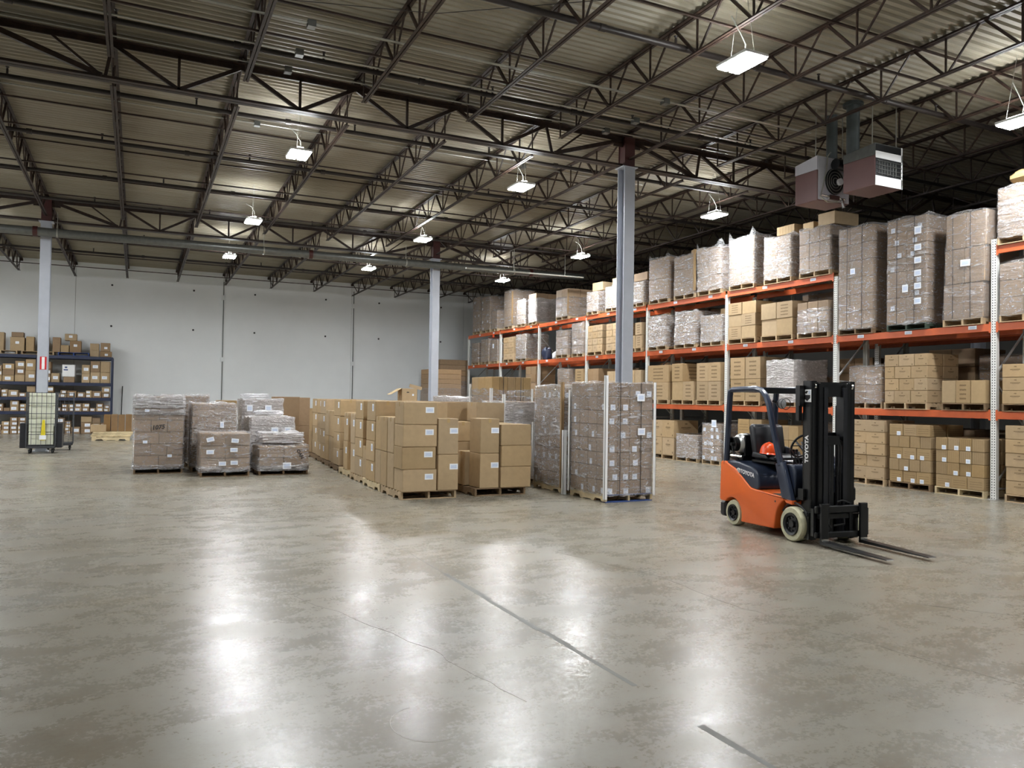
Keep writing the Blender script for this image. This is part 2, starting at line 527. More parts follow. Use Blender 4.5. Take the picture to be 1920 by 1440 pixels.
structure(MB().box((XL,YF-.2,0),(XR,YF,8.3)).build('wall_front', M['wall']))

# corrugated roof deck, ribs running across the joists
d = MB(); p = .1524; y = YF; zo = lambda y: zt(y)+.055
prof = []
while y < YB:
    for dy, dz in ((0,0),(.038,0),(.062,.036),(.128,.036)): prof.append((y+dy, zo(y+dy)+dz))
    y += p
for (yy, zz) in prof: d.v += [(XL,yy,zz),(XR,yy,zz)]
for i in range(len(prof)-1): d.f.append([2*i,2*i+1,2*i+3,2*i+2]); d.m.append(0); d.uv.append(None)
structure(d.build('ceiling', M['deck']))
structure(MB().box((XL,YF,8.25),(XR,YB,8.35)).build('roof_slab', M['wall']))

# ---------------------------------------------------------------- bar joists
def double_angle(b, a, c, wd, ht, gap=.016):
    """two back to back angles seen from below"""
    for s in (-1,1):
        x0 = s*gap/2; x1 = s*(gap/2+wd)
        A = Vector(a); B = Vector(c)
        b.bar(A+Vector((s*(gap/2+wd/2),0,0)), B+Vector((s*(gap/2+wd/2),0,0)), wd, .008)
        b.bar(A+Vector((s*(gap/2+.004),0,ht/2)), B+Vector((s*(gap/2+.004),0,ht/2)), .008, ht)
    return b
BAYS = [(2.14,14.41),(14.41,26.68),(26.68,38.9)]
ORD = ['first','second','third','fourth','fifth','sixth','seventh','eighth','ninth','tenth','eleventh','twelfth','thirteenth','fourteenth','fifteenth','sixteenth','seventeenth','eighteenth']
joist_kits = {}
def joist_kit(bi, ext):
    if (bi,ext) in joist_kits: return joist_kits[bi,ext]
    y0, y1 = BAYS[bi]; L = y1-y0; O = y0
    ZT = lambda s: zt(O+s)-zt(O); ZB = lambda s: zb(O+s)-zt(O)
    kit = []
    kit.append(('top_chord', double_angle(MB(), (0,.02,ZT(0)+.0), (0,L-.02,ZT(L)), .052, .05).mesh('joist_top_chord', M['steel'])))
    e = .62 if not ext else .05
    kit.append(('bottom_chord', double_angle(MB(), (0,e,ZB(e)-.02), (0,L-e,ZB(L-e)-.02), .04, .042).mesh('joist_bottom_chord', M['steel'])))
    n = 8; s0 = 1.26; ps = (L-2*s0)/n
    nodes = [s0+i*ps for i in range(n+1)]
    webs = []
    for i, s in enumerate(nodes):
        zbm = ZB(s)-.01
        webs.append(('web_vertical', (0,s,zbm),(0,s,ZT(s)), .026))
        tl = s-ps/2+.05 if i else .12
        tr = s+ps/2-.05 if i < n else L-.12
        webs.append(('web_diagonal', (0,s-.03,zbm),(0,tl,ZT(tl)), .026 if i else .03))
        webs.append(('web_diagonal', (0,s+.03,zbm),(0,tr,ZT(tr)), .04 if i < n else .03))
    for s, t in ((e, .14),(L-e, L-.14)):
        if not ext: webs.append(('web_diagonal',(0,s,ZB(s)),(0,(s+t)/2+(0.25 if s<1 else -.25),ZT(t)),.022))
    if bi < 2:
        for nm, a, c, wd in webs: kit.append((nm, MB().bar(a,c,wd,wd).mesh('joist_'+nm, M['steel'])))
    else:
        b = MB()
        for nm, a, c, wd in webs: b.bar(a,c,wd,wd)
        kit.append(('web_members', b.mesh('joist_web', M['steel'])))
    kit.append(('bearing_seat', MB().box((-.06,.01,-.10),(.06,.14,-.01)).box((-.06,L-.14,ZT(L)-.10),(.06,L-.01,ZT(L)-.01)).mesh('joist_seat', M['steel'])))
    joist_kits[bi,ext] = kit
    return kit
NEARNESS = ['over the near floor','between the two girders','between far girder and back wall']
for bi, (y0,y1) in enumerate(BAYS):
    for k in range(-1 if bi == 2 else (0 if bi == 1 else 1), 16):
        X = COLX[1] + (k-7)*SP
        if bi == 0 and X > 20.5: continue
        ext = (k-1) % 6 == 0
        t = thing('roof_joist', f'dark steel roof joist {NEARNESS[bi]}, {ORD[k+1]} from the left', None, (X, y0, zt(y0)), group='roof joists', kind='structure')
        for nm, me in joist_kit(bi, ext):
            o = put(nm, me, t)
            if nm == 'web_members': o['kind'] = 'stuff'
# bridging angles that run across the joists
for y, in [(8.65,),(11.9,),(18.05,),(20.8,),(23.75,),(30.0,),(33.1,),(36.2,)]:
    for nm, z in (('upper', zt(y)-.045), ('lower', zb(y)+.012)):
        o = MB().bar((-9,y,z),(24.5,y,z),.034,.03).build('joist_bridging', M['steel'])
        structure(o)

# ---------------------------------------------------------------- girders and columns
def girder(y, word):
    zt_ = zt(y)-.13; zb_ = zb(y)-.13
    t = thing('roof_girder', f'deep dark red truss girder carrying the joists, {word}', None, (0,y,0), group='roof girders', kind='structure')
    for nm, z, wd, ht in (('top_chord', zt_, .115, .09), ('bottom_chord', zb_, .095, .075)):
        b = MB()
        for s in (-1,1):
            b.box((-15,s*.012 if s>0 else -.012-wd,z-ht/2 if nm=='bottom_chord' else z+ht/2-.012),(XR,s*.012+ (wd if s>0 else 0),(z-ht/2+.012) if nm=='bottom_chord' else z+ht/2))
            b.box((-15,.012*s-.006,z-ht/2),(XR,.012*s+.006,z+ht/2))
        put(nm, b.mesh('girder_'+nm, M['steel']), t)
    def web(nm, x0, z0, x1, z1, wd):
        put(nm, MB().bar((x0,0,z0),(x1,0,z1),wd,wd*.8,(0,1,0)).mesh('girder_'+nm, M['steel']), t)
    for c in (-14.71,)+tuple(COLX):
        if c+6*SP > 28: continue
        xs = [c+i*SP for i in range(7)]
        ql, qr = xs[1]-.1, xs[5]+.15
        web('web_diagonal', xs[0]+.15, zt_-.02, ql-.05, zb_+.02, .085)
        web('web_diagonal', xs[6]-.15, zt_-.02, qr+.05, zb_+.02, .085)
        web('web_strut', xs[1], zt_, ql, zb_, .05); web('web_strut', xs[5], zt_, qr, zb_, .05)
        web('web_strut', (xs[0]+xs[1])/2+.1, zt_, ql-.02, zb_, .04); web('web_strut', (xs[5]+xs[6])/2-.1, zt_, qr+.02, zb_, .04)
        for i in range(1,5):
            m_ = (xs[i]+xs[i+1])/2
            web('web_diagonal', xs[i]+.03, zt_-.02, m_-.03, zb_+.02, .065)
            web('web_diagonal', xs[i+1]-.03, zt_-.02, m_+.03, zb_+.02, .065)
            web('web_strut', m_, zt_, m_, zb_, .045)
        for x0, x1 in ((xs[0],ql),(xs[6],qr)):
            put('gusset_plate', MB().box((min(x0,x1+.4)-0 if x0<x1 else x0-.35,-.014,zt_-.17),((x0+.35) if x0<x1 else x0,.014,zt_-.02)).mesh('gusset_plate', M['steel']), t)
    return zt_, zb_
for y, word in ((YG[0],'nearer of the two'),(YG[1],'farther of the two')): girder(y, word)

def column(x, y, word, top):
    t = thing('column', f'tall pale grey steel H column {word}', None, (x,y,0), group='steel columns', kind='structure')
    f = .135
    b = MB()
    b.box((-f,-.14,.03),(f,-.122,top)); b.box((-f,.122,.03),(f,.14,top)); b.box((-.007,-.122,.03),(.007,.122,top))
    put('shaft', b.mesh('column_shaft', M['column']), t)
    b = MB(); z1 = zt(y)-.1
    b.box((-.13,-.13,top+.02),(.13,-.112,z1)); b.box((-.13,.112,top+.02),(.13,.13,z1)); b.box((-.112,-.112,top+.02),(-.09,.112,z1)); b.box((.09,-.112,top+.02),(.112,.112,z1))
    put('girder_stub', b.mesh('column_stub', M['maroon']), t)
    put('cap_plate', MB().box((-.19,-.17,top),(.19,.17,top+.02)).mesh('column_cap', M['column']), t)
    put('base_plate', MB().box((-.2,-.2,0),(.2,.2,.03)).mesh('column_base', M['column']), t)
    return t
ZC = [zb(y)-.13-.06 for y in YG]
col_right = column(9.67, YG[0], 'standing in front of the orange racks', ZC[0])
col_mid = column(9.67, YG[1], 'rising behind the rows of cartons', ZC[1])
col_left = column(-2.52, YG[1], 'beside the roll cages', ZC[1])
column(21.86, YG[0], 'far right behind the orange racks', ZC[0])

def arrow_sign(name, label, loc, rotz, w_, h_):
    t = thing(name, label, 'sign', loc, rotz)
    put('backing', MB().box((-w_/2,-.004,-h_/2),(w_/2,0,h_/2)).mesh('sign_backing', M['white']), t)
    b = MB(); e = .012
    b.box((-w_/2,-.006,h_/2-e),(w_/2,-.004,h_/2)); b.box((-w_/2,-.006,-h_/2),(w_/2,-.004,-h_/2+e))
    b.box((-w_/2,-.006,-h_/2),(-w_/2+e,-.004,h_/2)); b.box((w_/2-e,-.006,-h_/2),(w_/2,-.004,h_/2))
    b.box((-w_/2+e,-.0055,-h_/2+e),(-w_*.22,-.004,h_/2-e)); b.box((w_*.22,-.0055,-h_/2+e),(w_/2-e,-.004,h_/2-e))
    put('red_border', b.mesh('sign_border', M['red']), t)
    b = MB()
    b.prism([(-w_*.12,h_*.36),(w_*.12,h_*.36),(w_*.12,-h_*.12),(w_*.26,-h_*.12),(0,-h_*.4),(-w_*.26,-h_*.12),(-w_*.12,-h_*.12)], -.0075, -.0055)
    put('arrow', b.mesh('sign_arrow', M['white']), t)
arrow_sign('extinguisher_sign', 'red and white down arrow sign on left white column', (-2.5, YG[1]-.141, 2.60), 0, .17, .38)
arrow_sign('column_sign', 'narrow pinkish notice sign on web of right grey column', (9.662, YG[0]-.01, 3.62), R(-90), .14, .46)

# ---------------------------------------------------------------- pipes and conduits overhead
def pipe_x(name, label, cat, y, z, r, x0, x1, mat, extra=None, slope=0.0):
    t = thing(name, label, cat, (0,y,z), group='sprinkler pipes under the roof')
    put('pipe', MB().tube([(x0,0,0),(x1,0,slope*(x1-x0))], r, 10).mesh(name, mat, True), t)
    return t
head = MB().tube([(0,0,0),(0,0,.09)],.02,6).lathe([(.001,.13),(.035,.125),(.03,.12),(.008,.09)],8).mesh('sprinkler_head', M['black_pipe'])
coup = MB().tube([(-.05,0,0),(.05,0,0)],.058,10).mesh('pipe_coupling', M['black_pipe'], True)
WHICH = ['nearest','second','third','fourth','fifth','sixth','seventh','eighth']
for i, y in enumerate([9.78,12.85,15.92,18.98,22.05,25.0,29.9,33.4]):
    t = pipe_x('sprinkler_pipe', f'long dark sprinkler pipe through the joist webs, {WHICH[i]} from the camera', 'pipe', y, 7.30-.0105*(y-9.8), .042 if i else .05, -8.5, 24, M['black_pipe'])
    x = -7.8 + (i*1.3) % 3
    while x < 23:
        put('sprinkler_head', head, t, (x,0,.04)); put('coupling', coup, t, (x+1.7,0,0)); x += 3.05
t = pipe_x('sprinkler_main', 'thick grey sprinkler main hung below the far girder', 'pipe', 26.2, 6.345, .125, -8.5, 15.6, M['galv'], None, .0085)
for x in (-2.75, 5.1, 13.3): put('coupling', MB().tube([(-.06,0,0),(.06,0,0)],.15,14).mesh('main_coupling', M['maroon'], True), t, (x,0,.0085*(x+8.5)))
for x in (-2.2, 3.6, 8.4, 12.6):
    put('hanger_rod', MB().bar((0,0,.1),(0,0,.62),.014,.014).mesh('hanger_rod', M['conduit']), t, (x,0,.0085*(x+8.5)))
    put('hanger_ring', MB().tube([(-.02,0,0),(.02,0,0)],.138,14).mesh('hanger_ring', M['conduit'], True), t, (x,0,.0085*(x+8.5)))
for i, (y, z, r, dy) in enumerate([(11.55,7.25,.014,.07),(12.5,7.2,.013,.06),(13.55,7.32,.012,.05),(17.4,7.6,.01,.04)]):
    t = thing('conduit_run', f'pair of thin pale conduits across the joists, {WHICH[i]} from the camera', 'conduit', (0,y,z), group='conduits across the joists')
    for s in (0,1): put('conduit', MB().tube([(-8.5,s*dy,s*.02),(12.2,s*dy,s*.02)], r, 6).mesh('conduit', M['conduit'], True), t)
    for x in (2.2, 8.6): put('junction_box', MB().box((-.06,-.03,-.05),(.06,.1,.05)).mesh('junction_box', M['galv']), t, (x,0,0))
t = thing('overhead_conduit', 'single grey conduit pipe leading above the far orange racks', 'conduit', (0,0,0))
put('conduit', MB().tube([(9.9,24.3,6.15),(14.5,24.3,6.2)],.03,8).mesh('conduit', M['conduit'], True), t)
for x in (11.7, 13.73): put('hanger_rod', MB().bar((x,24.3,6.19),(x,24.3,7.0),.012,.012).mesh('hanger_rod', M['conduit']), t)
for i, X in enumerate((3.58, 9.78)):
    t = thing('wall_conduit', f'thin grey conduit down the back wall, {("left","right")[i]} one', 'conduit', (X,YB-.03,0))
    put('conduit', MB().tube([(0,0,1.4),(0,0,7.05)],.022,6).mesh('wall_conduit', M['galv'], True), t)
    put('junction_box', MB().box((-.09,-.05,3.3),(.09,.02,3.5)).box((-.12,-.05,6.2),(.06,.02,6.42)).mesh('wall_box', M['wall']), t)

# ---------------------------------------------------------------- high bay lights
LZ = 6.62
lit = MB()
house = MB().cbox((-.215,-.31,.0),(.215,.31,.05),.01).box((-.06,-.2,.05),(.06,.2,.11)).mesh('light_housing', M['white'])
diff = MB().box((-.085,-.29,-.022),(.085,.29,-.002)).mesh('led_diffuser', M['led'])
slot = MB().box((-.03,-.28,.051),(.03,.28,.056)).mesh('uplight_slot', M['uplight'])
def high_bay(x, y, label, zone=None):
    t = thing('high_bay_light', label, 'light fixture', (x,y,LZ), group='high-bay lights')
    put('housing', house, t)
    for s in (-1,1):
        put('diffuser', diff, t, (s*.107,0,0)); put('uplight_slot', slot, t, (s*.14,0,0))
    zt_ = zb(y)-LZ
    for s in (-1,1):
        put('hanger_wire', MB().bar((0,s*.25,.05),(0,s*.05,zt(y)+.065-LZ),.006,.006).mesh('hanger_wire', M['conduit']), t)
    pts = [(.05,0,.1),(.02,-.05,.25),(-.06,-.03,.4),(-.2,0,zt_+.1)]
    put('power_cord', MB().tube(pts,.009,5).mesh('power_cord', M['conduit'], True), t)
LX = {2.83:'left row', 7.83:'middle row', 13.45:'row above the racks'}
for x, nm in LX.items():
    for i, y in enumerate((8.55,15.95,22.75,29.0)):
        if x > 13 and i == 0: y = 8.15
        high_bay(x-(.15 if i==0 and x<8 else 0), y, f'bright twin panel high-bay light, {nm}, {WHICH[i]} from the camera')
for i, (x,y) in enumerate([(13.4,1.6),(7.8,0.4),(-5.2,29.0),(-5.2,22.7),(-5.2,15.9),(-10.4,29.0),(-10.4,22.7),(-10.4,33.5)]):  # unseen fixtures put in for fill; one inferred from a lit deck patch
    high_bay(x, y, f'unseen twin panel high-bay fill light outside the frame, {ORD[i]} of these')

# ---------------------------------------------------------------- two gas unit heaters
h = thing('unit_heater', 'maroon gas unit heater with white louvred front above the racks', 'heater', (12.915,10.3,5.94), group='unit heaters')
h.scale = (.92,1,.94)
put('cabinet', MB().cbox((-.41,.0,0),(.41,.74,.62),.012).mesh('heater_cabinet', M['heater']), h)
put('draft_hood', MB().prism([(0,.62),(.74,.62),(.74,.80),(0,.86)], -.41, .41, 'x').mesh('draft_hood', M['galv']), h)
put('face_panel', MB().box((-.40,-.012,.005),(.40,-.001,.20)).box((-.40,-.012,.56),(.40,-.001,.70)).box((.37,-.012,0),(.405,-.001,.86)).mesh('heater_face', M['white'], False), h)
put('dark_opening', MB().box((-.39,-.006,.2),(.37,.0,.56)).box((-.39,-.006,.70),(.37,.0,.84)).mesh('heater_opening', M['black']), h)
for i in range(4): put('louvre', MB().box((-.37,-.03,.245+i*.085),(.37,-.008,.255+i*.085)).mesh('louvre', M['galv']), h)
for i in range(7): put('burner_tube', MB().tube([(-.3+i*.085,-.008,.23),(-.3+i*.085,-.008,.52)],.012,6).mesh('burner_tube', M['galv']), h)
put('flue', MB().tube([(-.27,.62,.80),(-.27,.62,1.93)],.13,14).lathe([(.131,1.84),(.2,1.84),(.2,1.9)],14,Matrix.Translation((-.27,.62,0))).mesh('heater_flue', M['flue'], True), h)
for s in (-1,1): put('hanger_rod', MB().bar((s*.36,.1,.84),(s*.36,.1,1.94),.014,.014).mesh('heater_rod', M['conduit']), h)
g = thing('unit_heater', 'maroon gas unit heater with round black fan facing the room', 'heater', (12.66,11.4,5.86), group='unit heaters')
g.scale = (.94,1,1)
put('cabinet', MB().cbox((-.47,.0,0),(.47,.58,.62),.012).mesh('heater_cabinet', M['heater']), g)
put('draft_hood', MB().prism([(0,.62),(.58,.62),(.58,.82),(0,.9)], -.47, .47, 'x').mesh('draft_hood', M['heater_pale']), g)
put('fan_panel', MB().box((-.44,-.012,.02),(.47,-.001,.86)).mesh('fan_panel', M['heater_pale']), g)
ring = MB(); n = 28
for rr in (.07,.13,.19,.25): ring.tube([(rr*math.cos(2*PI*i/n)+.02,-.05,rr*math.sin(2*PI*i/n)+.42) for i in range(n+1)],.006,5,caps=False)
put('fan_guard', ring.mesh('fan_guard', M['conduit'], True), g)
put('fan_shroud', MB().lathe([(.001,.004),(.24,.004),(.26,.03),(.27,.004)],24,Matrix.Translation((.02,-.012,.42)) @ Matrix.Rotation(R(90),4,'X')).mesh('fan_shroud', M['black']), g)
for i in range(4):
    Mx = Matrix.Translation((.02,-.03,.42)) @ Matrix.Rotation(R(90*i+20),4,'Y') @ Matrix.Rotation(R(25),4,'Z')
    put('fan_blade', MB().box((.04,-.004,-.06),(.22,.004,.06),0,Mx).mesh('fan_blade', M['black_soft']), g)
put('fan_motor', MB().tube([(.13,-.10,.42),(.13,-.04,.42)],.07,14).mesh('fan_motor', M['white'], True), g)
put('vent_motor', MB().tube([(-.1,-.14,.74),(.2,-.14,.74)],.11,14).mesh('vent_motor', M['black'], True), g)
put('gas_valve', MB().box((-.2,-.09,.03),(.1,-.013,.12)).tube([(-.4,-.05,.1),(.3,-.05,.08)],.02,8).tube([(.2,-.06,.08),(.24,-.08,-.1)],.03,8).mesh('gas_valve', M['chrome']), g)
put('flue', MB().tube([(.28,.27,.86),(.28,.27,1.9)],.115,14).mesh('heater_flue', M['flue'], True), g)
put('flex_conduit', MB().tube([(-.1,-.03,1.0),(-.22,-.05,.9),(-.26,-.05,.6),(-.44,-.08,.1),(-.5,-.1,.05),(-.3,-.12,-.05),(.1,-.1,.0)],.014,6).mesh('flex_conduit', M['conduit'], True), g)
for s in (-1,1): put('hanger_rod', MB().bar((s*.4,.1,.88),(s*.4,.1,1.9),.014,.014).mesh('heater_rod', M['conduit']), g)

for nm, pts in (('slack thin cable drooping across the near ceiling', [(-2.9,11.6,7.5),(-1.2,11.35,7.55),(1.2,11.7,7.5),(3.9,10.9,7.5),(6.4,9.0,7.48),(8.2,7.6,7.5)]), ('thin cable crossing the near left corner of the ceiling', [(-2.9,12.0,7.45),(-.9,9.9,7.6)])):
    t = thing('hanging_cable', nm, 'cable', (0,0,0))
    put('cable', MB().tube(pts,.006,5).mesh('cable', M['black_pipe'], True), t)
# ---------------------------------------------------------------- cartons, pallets, wrapped loads
_cm = {}
def carton_mesh(w_, d_, h_, mat, flap=True):
    """closed carton: body, raised top flaps with a seam gap, origin at base centre"""
    k = (round(w_,3), round(d_,3), round(h_,3), mat)
    if k in _cm: return _cm[k]
    b = MB()
    b.cbox((-w_/2,-d_/2,0),(w_/2,d_/2,h_-.004),min(.008,h_*.04))
    if flap:
        g = .003
        if w_ >= d_:
            b.box((-w_/2+.004,-d_/2+.004,h_-.004),(w_/2-.004,-g,h_)); b.box((-w_/2+.004,g,h_-.004),(w_/2-.004,d_/2-.004,h_))
        else:
            b.box((-w_/2+.004,-d_/2+.004,h_-.004),(-g,d_/2-.004,h_)); b.box((g,-d_/2+.004,h_-.004),(w_/2-.004,d_/2-.004,h_))
    _cm[k] = b.mesh('carton', M[mat]); return _cm[k]
def label_mesh(w_, h_, pr=True):
    k = ('lab', w_, h_, pr)
    if k not in _cm:
        b = MB().box((-w_/2,-.0015,-h_/2),(w_/2,0,h_/2))
        if pr:
            b.box((-w_*.36,-.002,-h_*.30),(w_*.36,-.0015,h_*.28),1) if pr == 1 else b.box((-w_*.3,-.002,-h_*.1),(w_*.2,-.0015,h_*.15),1)
        _cm[k] = b.mesh('shipping_label', [M['paper'], M['print']])
    return _cm[k]
def code_label_mesh(w_, h_):
    """white label with a dark block of print"""
    k = ('code', w_, h_)
    if k not in _cm:
        b = MB().box((-w_/2,-.0015,-h_/2),(w_/2,0,h_/2))
        b.box((-w_*.3,-.002,-h_*.05),(w_*.25,-.0015,h_*.22),1); b.box((-w_*.3,-.002,-h_*.32),(w_*.05,-.0015,-h_*.2),1)
        _cm[k] = b.mesh('code_label', [M['paper'], M['print']])
    return _cm[k]
def tape_mesh(w_, d_, h_):
    k = ('tape', round(w_,3), round(d_,3), round(h_,3))
    if k not in _cm:
        b = MB(); s = .027
        if w_ >= d_:
            b.box((-w_/2,-s,h_),(w_/2,s,h_+.001)); b.box((-w_/2-.001,-s,h_-.07),(-w_/2,s,h_)); b.box((w_/2,-s,h_-.07),(w_/2+.001,s,h_))
        else:
            b.box((-s,-d_/2,h_),(s,d_/2,h_+.001)); b.box((-s,-d_/2-.001,h_-.07),(s,-d_/2,h_)); b.box((-s,d_/2,h_-.07),(s,d_/2+.001,h_))
        _cm[k] = b.mesh('packing_tape', M['tape'])
    return _cm[k]
def rot2(x, y, a):
    return (x*math.cos(a)-y*math.sin(a), x*math.sin(a)+y*math.cos(a))
def world(o, rz, p):
    x, y = rot2(p[0], p[1], rz); return (o[0]+x, o[1]+y, o[2]+p[2])
def carton(name, label, o, rz, p, size, mat='card', lab=None, tape=False, yaw=0, group=None, parent=None):
    """a carton standing with base centre at p in the frame (o, rz). lab: list of (face, u, v, w, h, print)"""
    w_, d_, h_ = size
    me = carton_mesh(w_, d_, h_, mat)
    if parent is not None:
        c = put(name, me, parent, p, yaw)
    else:
        c = put(name, me, None, world(o, rz, p), rz+yaw)
        tag(c, label, 'carton', group)
    if tape: put('packing_tape', tape_mesh(w_, d_, h_), c)
    for f, u, v, lw, lh, pr in (lab or []):
        q = put('shipping_label', label_mesh(lw, lh, pr), c)
        if f == 'f': q.location = (u*w_/2, -d_/2-.0005, v*h_)
        elif f == 'l': q.location = (-w_/2-.0005, u*d_/2, v*h_); q.rotation_euler = (0,0,R(-90))
        elif f == 'r': q.location = (w_/2+.0005, u*d_/2, v*h_); q.rotation_euler = (0,0,R(90))
    return c

def pallet_pieces(w_, d_, boards=7):
    """(name, lo, hi): stringers run front to back (y), notched; local front is -y"""
    P = []
    for x in (-w_/2, -.019, w_/2-.038):
        P.append(('stringer', (x,-d_/2,.016), (x+.038,d_/2,.124)))
    n = boards
    for i in range(n):
        wd = .14 if i in (0,n-1) else .088
        y = -d_/2 + (d_-.14)*i/(n-1) + (0 if i in (0,n-1) else .026)
        P.append(('deck_board', (-w_/2,y,.124), (w_/2,y+wd,.14)))
    for i in range(4):
        y = -d_/2 + (d_-.1)*i/3
        P.append(('bottom_board', (-w_/2,y,0), (w_/2,y+.1,.016)))
    return P
def stringer_mesh(d_, mat):
    k = ('str', d_, mat)
    if k not in _cm:
        h0, h1 = .016, .124
        pts = [(-d_/2,h0)]
        for c in (-.3*d_, .3*d_):
            pts += [(c-.115,h0),(c-.09,h0+.04),(c+.09,h0+.04),(c+.115,h0)]
        pts += [(d_/2,h0),(d_/2,h1),(-d_/2,h1)]
        b = MB(); n0 = 0; n = len(pts)
        for t in (-.019,.019): b.v += [(t,u,v) for u, v in pts]
        # side faces split into strips to keep the notch shape
        for s in (0, n):
            top = [n-1, n-2]
            xs = list(range(0, n-2))
            f = [s+i for i in range(n)]
            b.face(f if s == 0 else f[::-1])
        for i in range(n): b.face([i, n+i, n+(i+1)%n, (i+1)%n])
        _cm[k] = b.mesh('stringer', M[mat])
    return _cm[k]
def pallet(parent, o, rz, w_, d_, mat='wood', detail=2, label=None, front=None, group=None):
    """detail 2: boards as objects; 1: one mesh. parent given -> it is a part of that load"""
    if detail == 1:
        k = ('pal', round(w_,3), round(d_,3), mat)
        if k not in _cm:
            b = MB()
            for nm, lo, hi in pallet_pieces(w_, d_):
                if nm != 'stringer': b.box(lo, hi)
            for x in (-w_/2+.019, 0, w_/2-.019):
                b.box((x-.019,-d_/2,.056),(x+.019,d_/2,.124))
                for y0, y1 in ((-.5*d_,-.4*d_),(-.2*d_,.2*d_),(.4*d_,.5*d_)): b.box((x-.019,y0,.016),(x+.019,y1,.056))
            _cm[k] = b.mesh('pallet', M[mat])
        if parent is not None: return put('pallet', _cm[k], parent)
        return tag(put('pallet', _cm[k], None, o, rz), label, 'pallet', group)
    if parent is not None: t = put('pallet', stringer_mesh(d_, mat), parent)
    else: t = thing('pallet', label, 'pallet', o, rz, group)
    for x in ((-w_/2+.019, 0, w_/2-.019) if parent is None else (-w_/2+.019, w_/2-.019)):
        put('stringer', stringer_mesh(d_, mat), t, (x,0,0))
    for nm, lo, hi in pallet_pieces(w_, d_):
        if nm == 'stringer': continue
        k = (nm, round(hi[0]-lo[0],3), round(hi[1]-lo[1],3), mat if not (front and nm=='bottom_board') else front)
        if k not in _cm:
            _cm[k] = MB().cbox((-(hi[0]-lo[0])/2,0,0),((hi[0]-lo[0])/2,hi[1]-lo[1],hi[2]-lo[2]),.002).mesh(nm, M[k[3]])
        put(nm, _cm[k], t, (0, lo[1], lo[2]))
    return t

def film_mesh(w_, d_, z0, z1, seed, mat, top='ragged', bulge=.012, cover=.10, lean=(0,0), hem=.05, peak=0.0):
    """a loose skin of stretch film round a load: rounded corners, puckers, ragged top rim folded inwards"""
    r = random.Random(seed)
    nx, ny, nz = 9, 9, 13
    ring = []
    c = .03
    for i in range(nx): t = i/(nx-1); ring.append((-w_/2+c+(w_-2*c)*t, -d_/2, 0, -1))
    for i in range(ny): t = i/(ny-1); ring.append((w_/2, -d_/2+c+(d_-2*c)*t, 1, 0))
    for i in range(nx): t = i/(nx-1); ring.append((w_/2-c-(w_-2*c)*t, d_/2, 0, 1))
    for i in range(ny): t = i/(ny-1); ring.append((-w_/2, d_/2-c-(d_-2*c)*t, -1, 0))
    n = len(ring)
    b = MB()
    rim = [r.uniform(-.5,1) for _ in range(n)]
    rim = [(rim[i-1]+2*rim[i]+rim[(i+1)%n])/4 for i in range(n)]
    if peak:
        for i, (x, y, a_, b_) in enumerate(ring):
            q = max(0, (abs(x)/(w_/2)+abs(y)/(d_/2)-1.55)/.45); rim[i] += peak/.07*q*q*(.35+.65*((i*7+seed)%3)/2)
    bands = sorted(r.uniform(0,1) for _ in range(5))
    rows = [z0-hem] + [z0+(z1-z0)*k/(nz-1) for k in range(nz)]
    for j, z in enumerate(rows):
        f = max(0.0,(z-z0)/(z1-z0))
        for i, (x, y, nx_, ny_) in enumerate(ring):
            off = .012 + bulge*r.uniform(-.3,1.0) + .012*math.sin(9*f*PI+seed+i*.4)*r.random()
            if j == 0: off = .004+.02*r.random()
            zz = z
            if j == len(rows)-1: zz = z + (.07*rim[i] if top == 'ragged' else .02*rim[i])
            if j == 0: zz = z + .03*r.random()
            b.v.append((x+nx_*off+lean[0]*f, y+ny_*off+lean[1]*f, zz))
    m = len(rows)
    for j in range(m-1):
        for i in range(n):
            i2 = (i+1) % n
            b.face([j*n+i, j*n+i2, (j+1)*n+i2, (j+1)*n+i])
    if cover:
        o = len(b.v)
        for i, (x, y, nx_, ny_) in enumerate(ring):
            s = 1-cover*2/min(w_,d_)*r.uniform(.4,1.2)
            b.v.append((x*s+lean[0], y*s+lean[1], z1+.012+.02*r.random()))
        for i in range(n):
            i2 = (i+1) % n
            b.face([(m-1)*n+i,(m-1)*n+i2,o+i2,o+i])
    return b.mesh('stretch_film', M[mat], True)

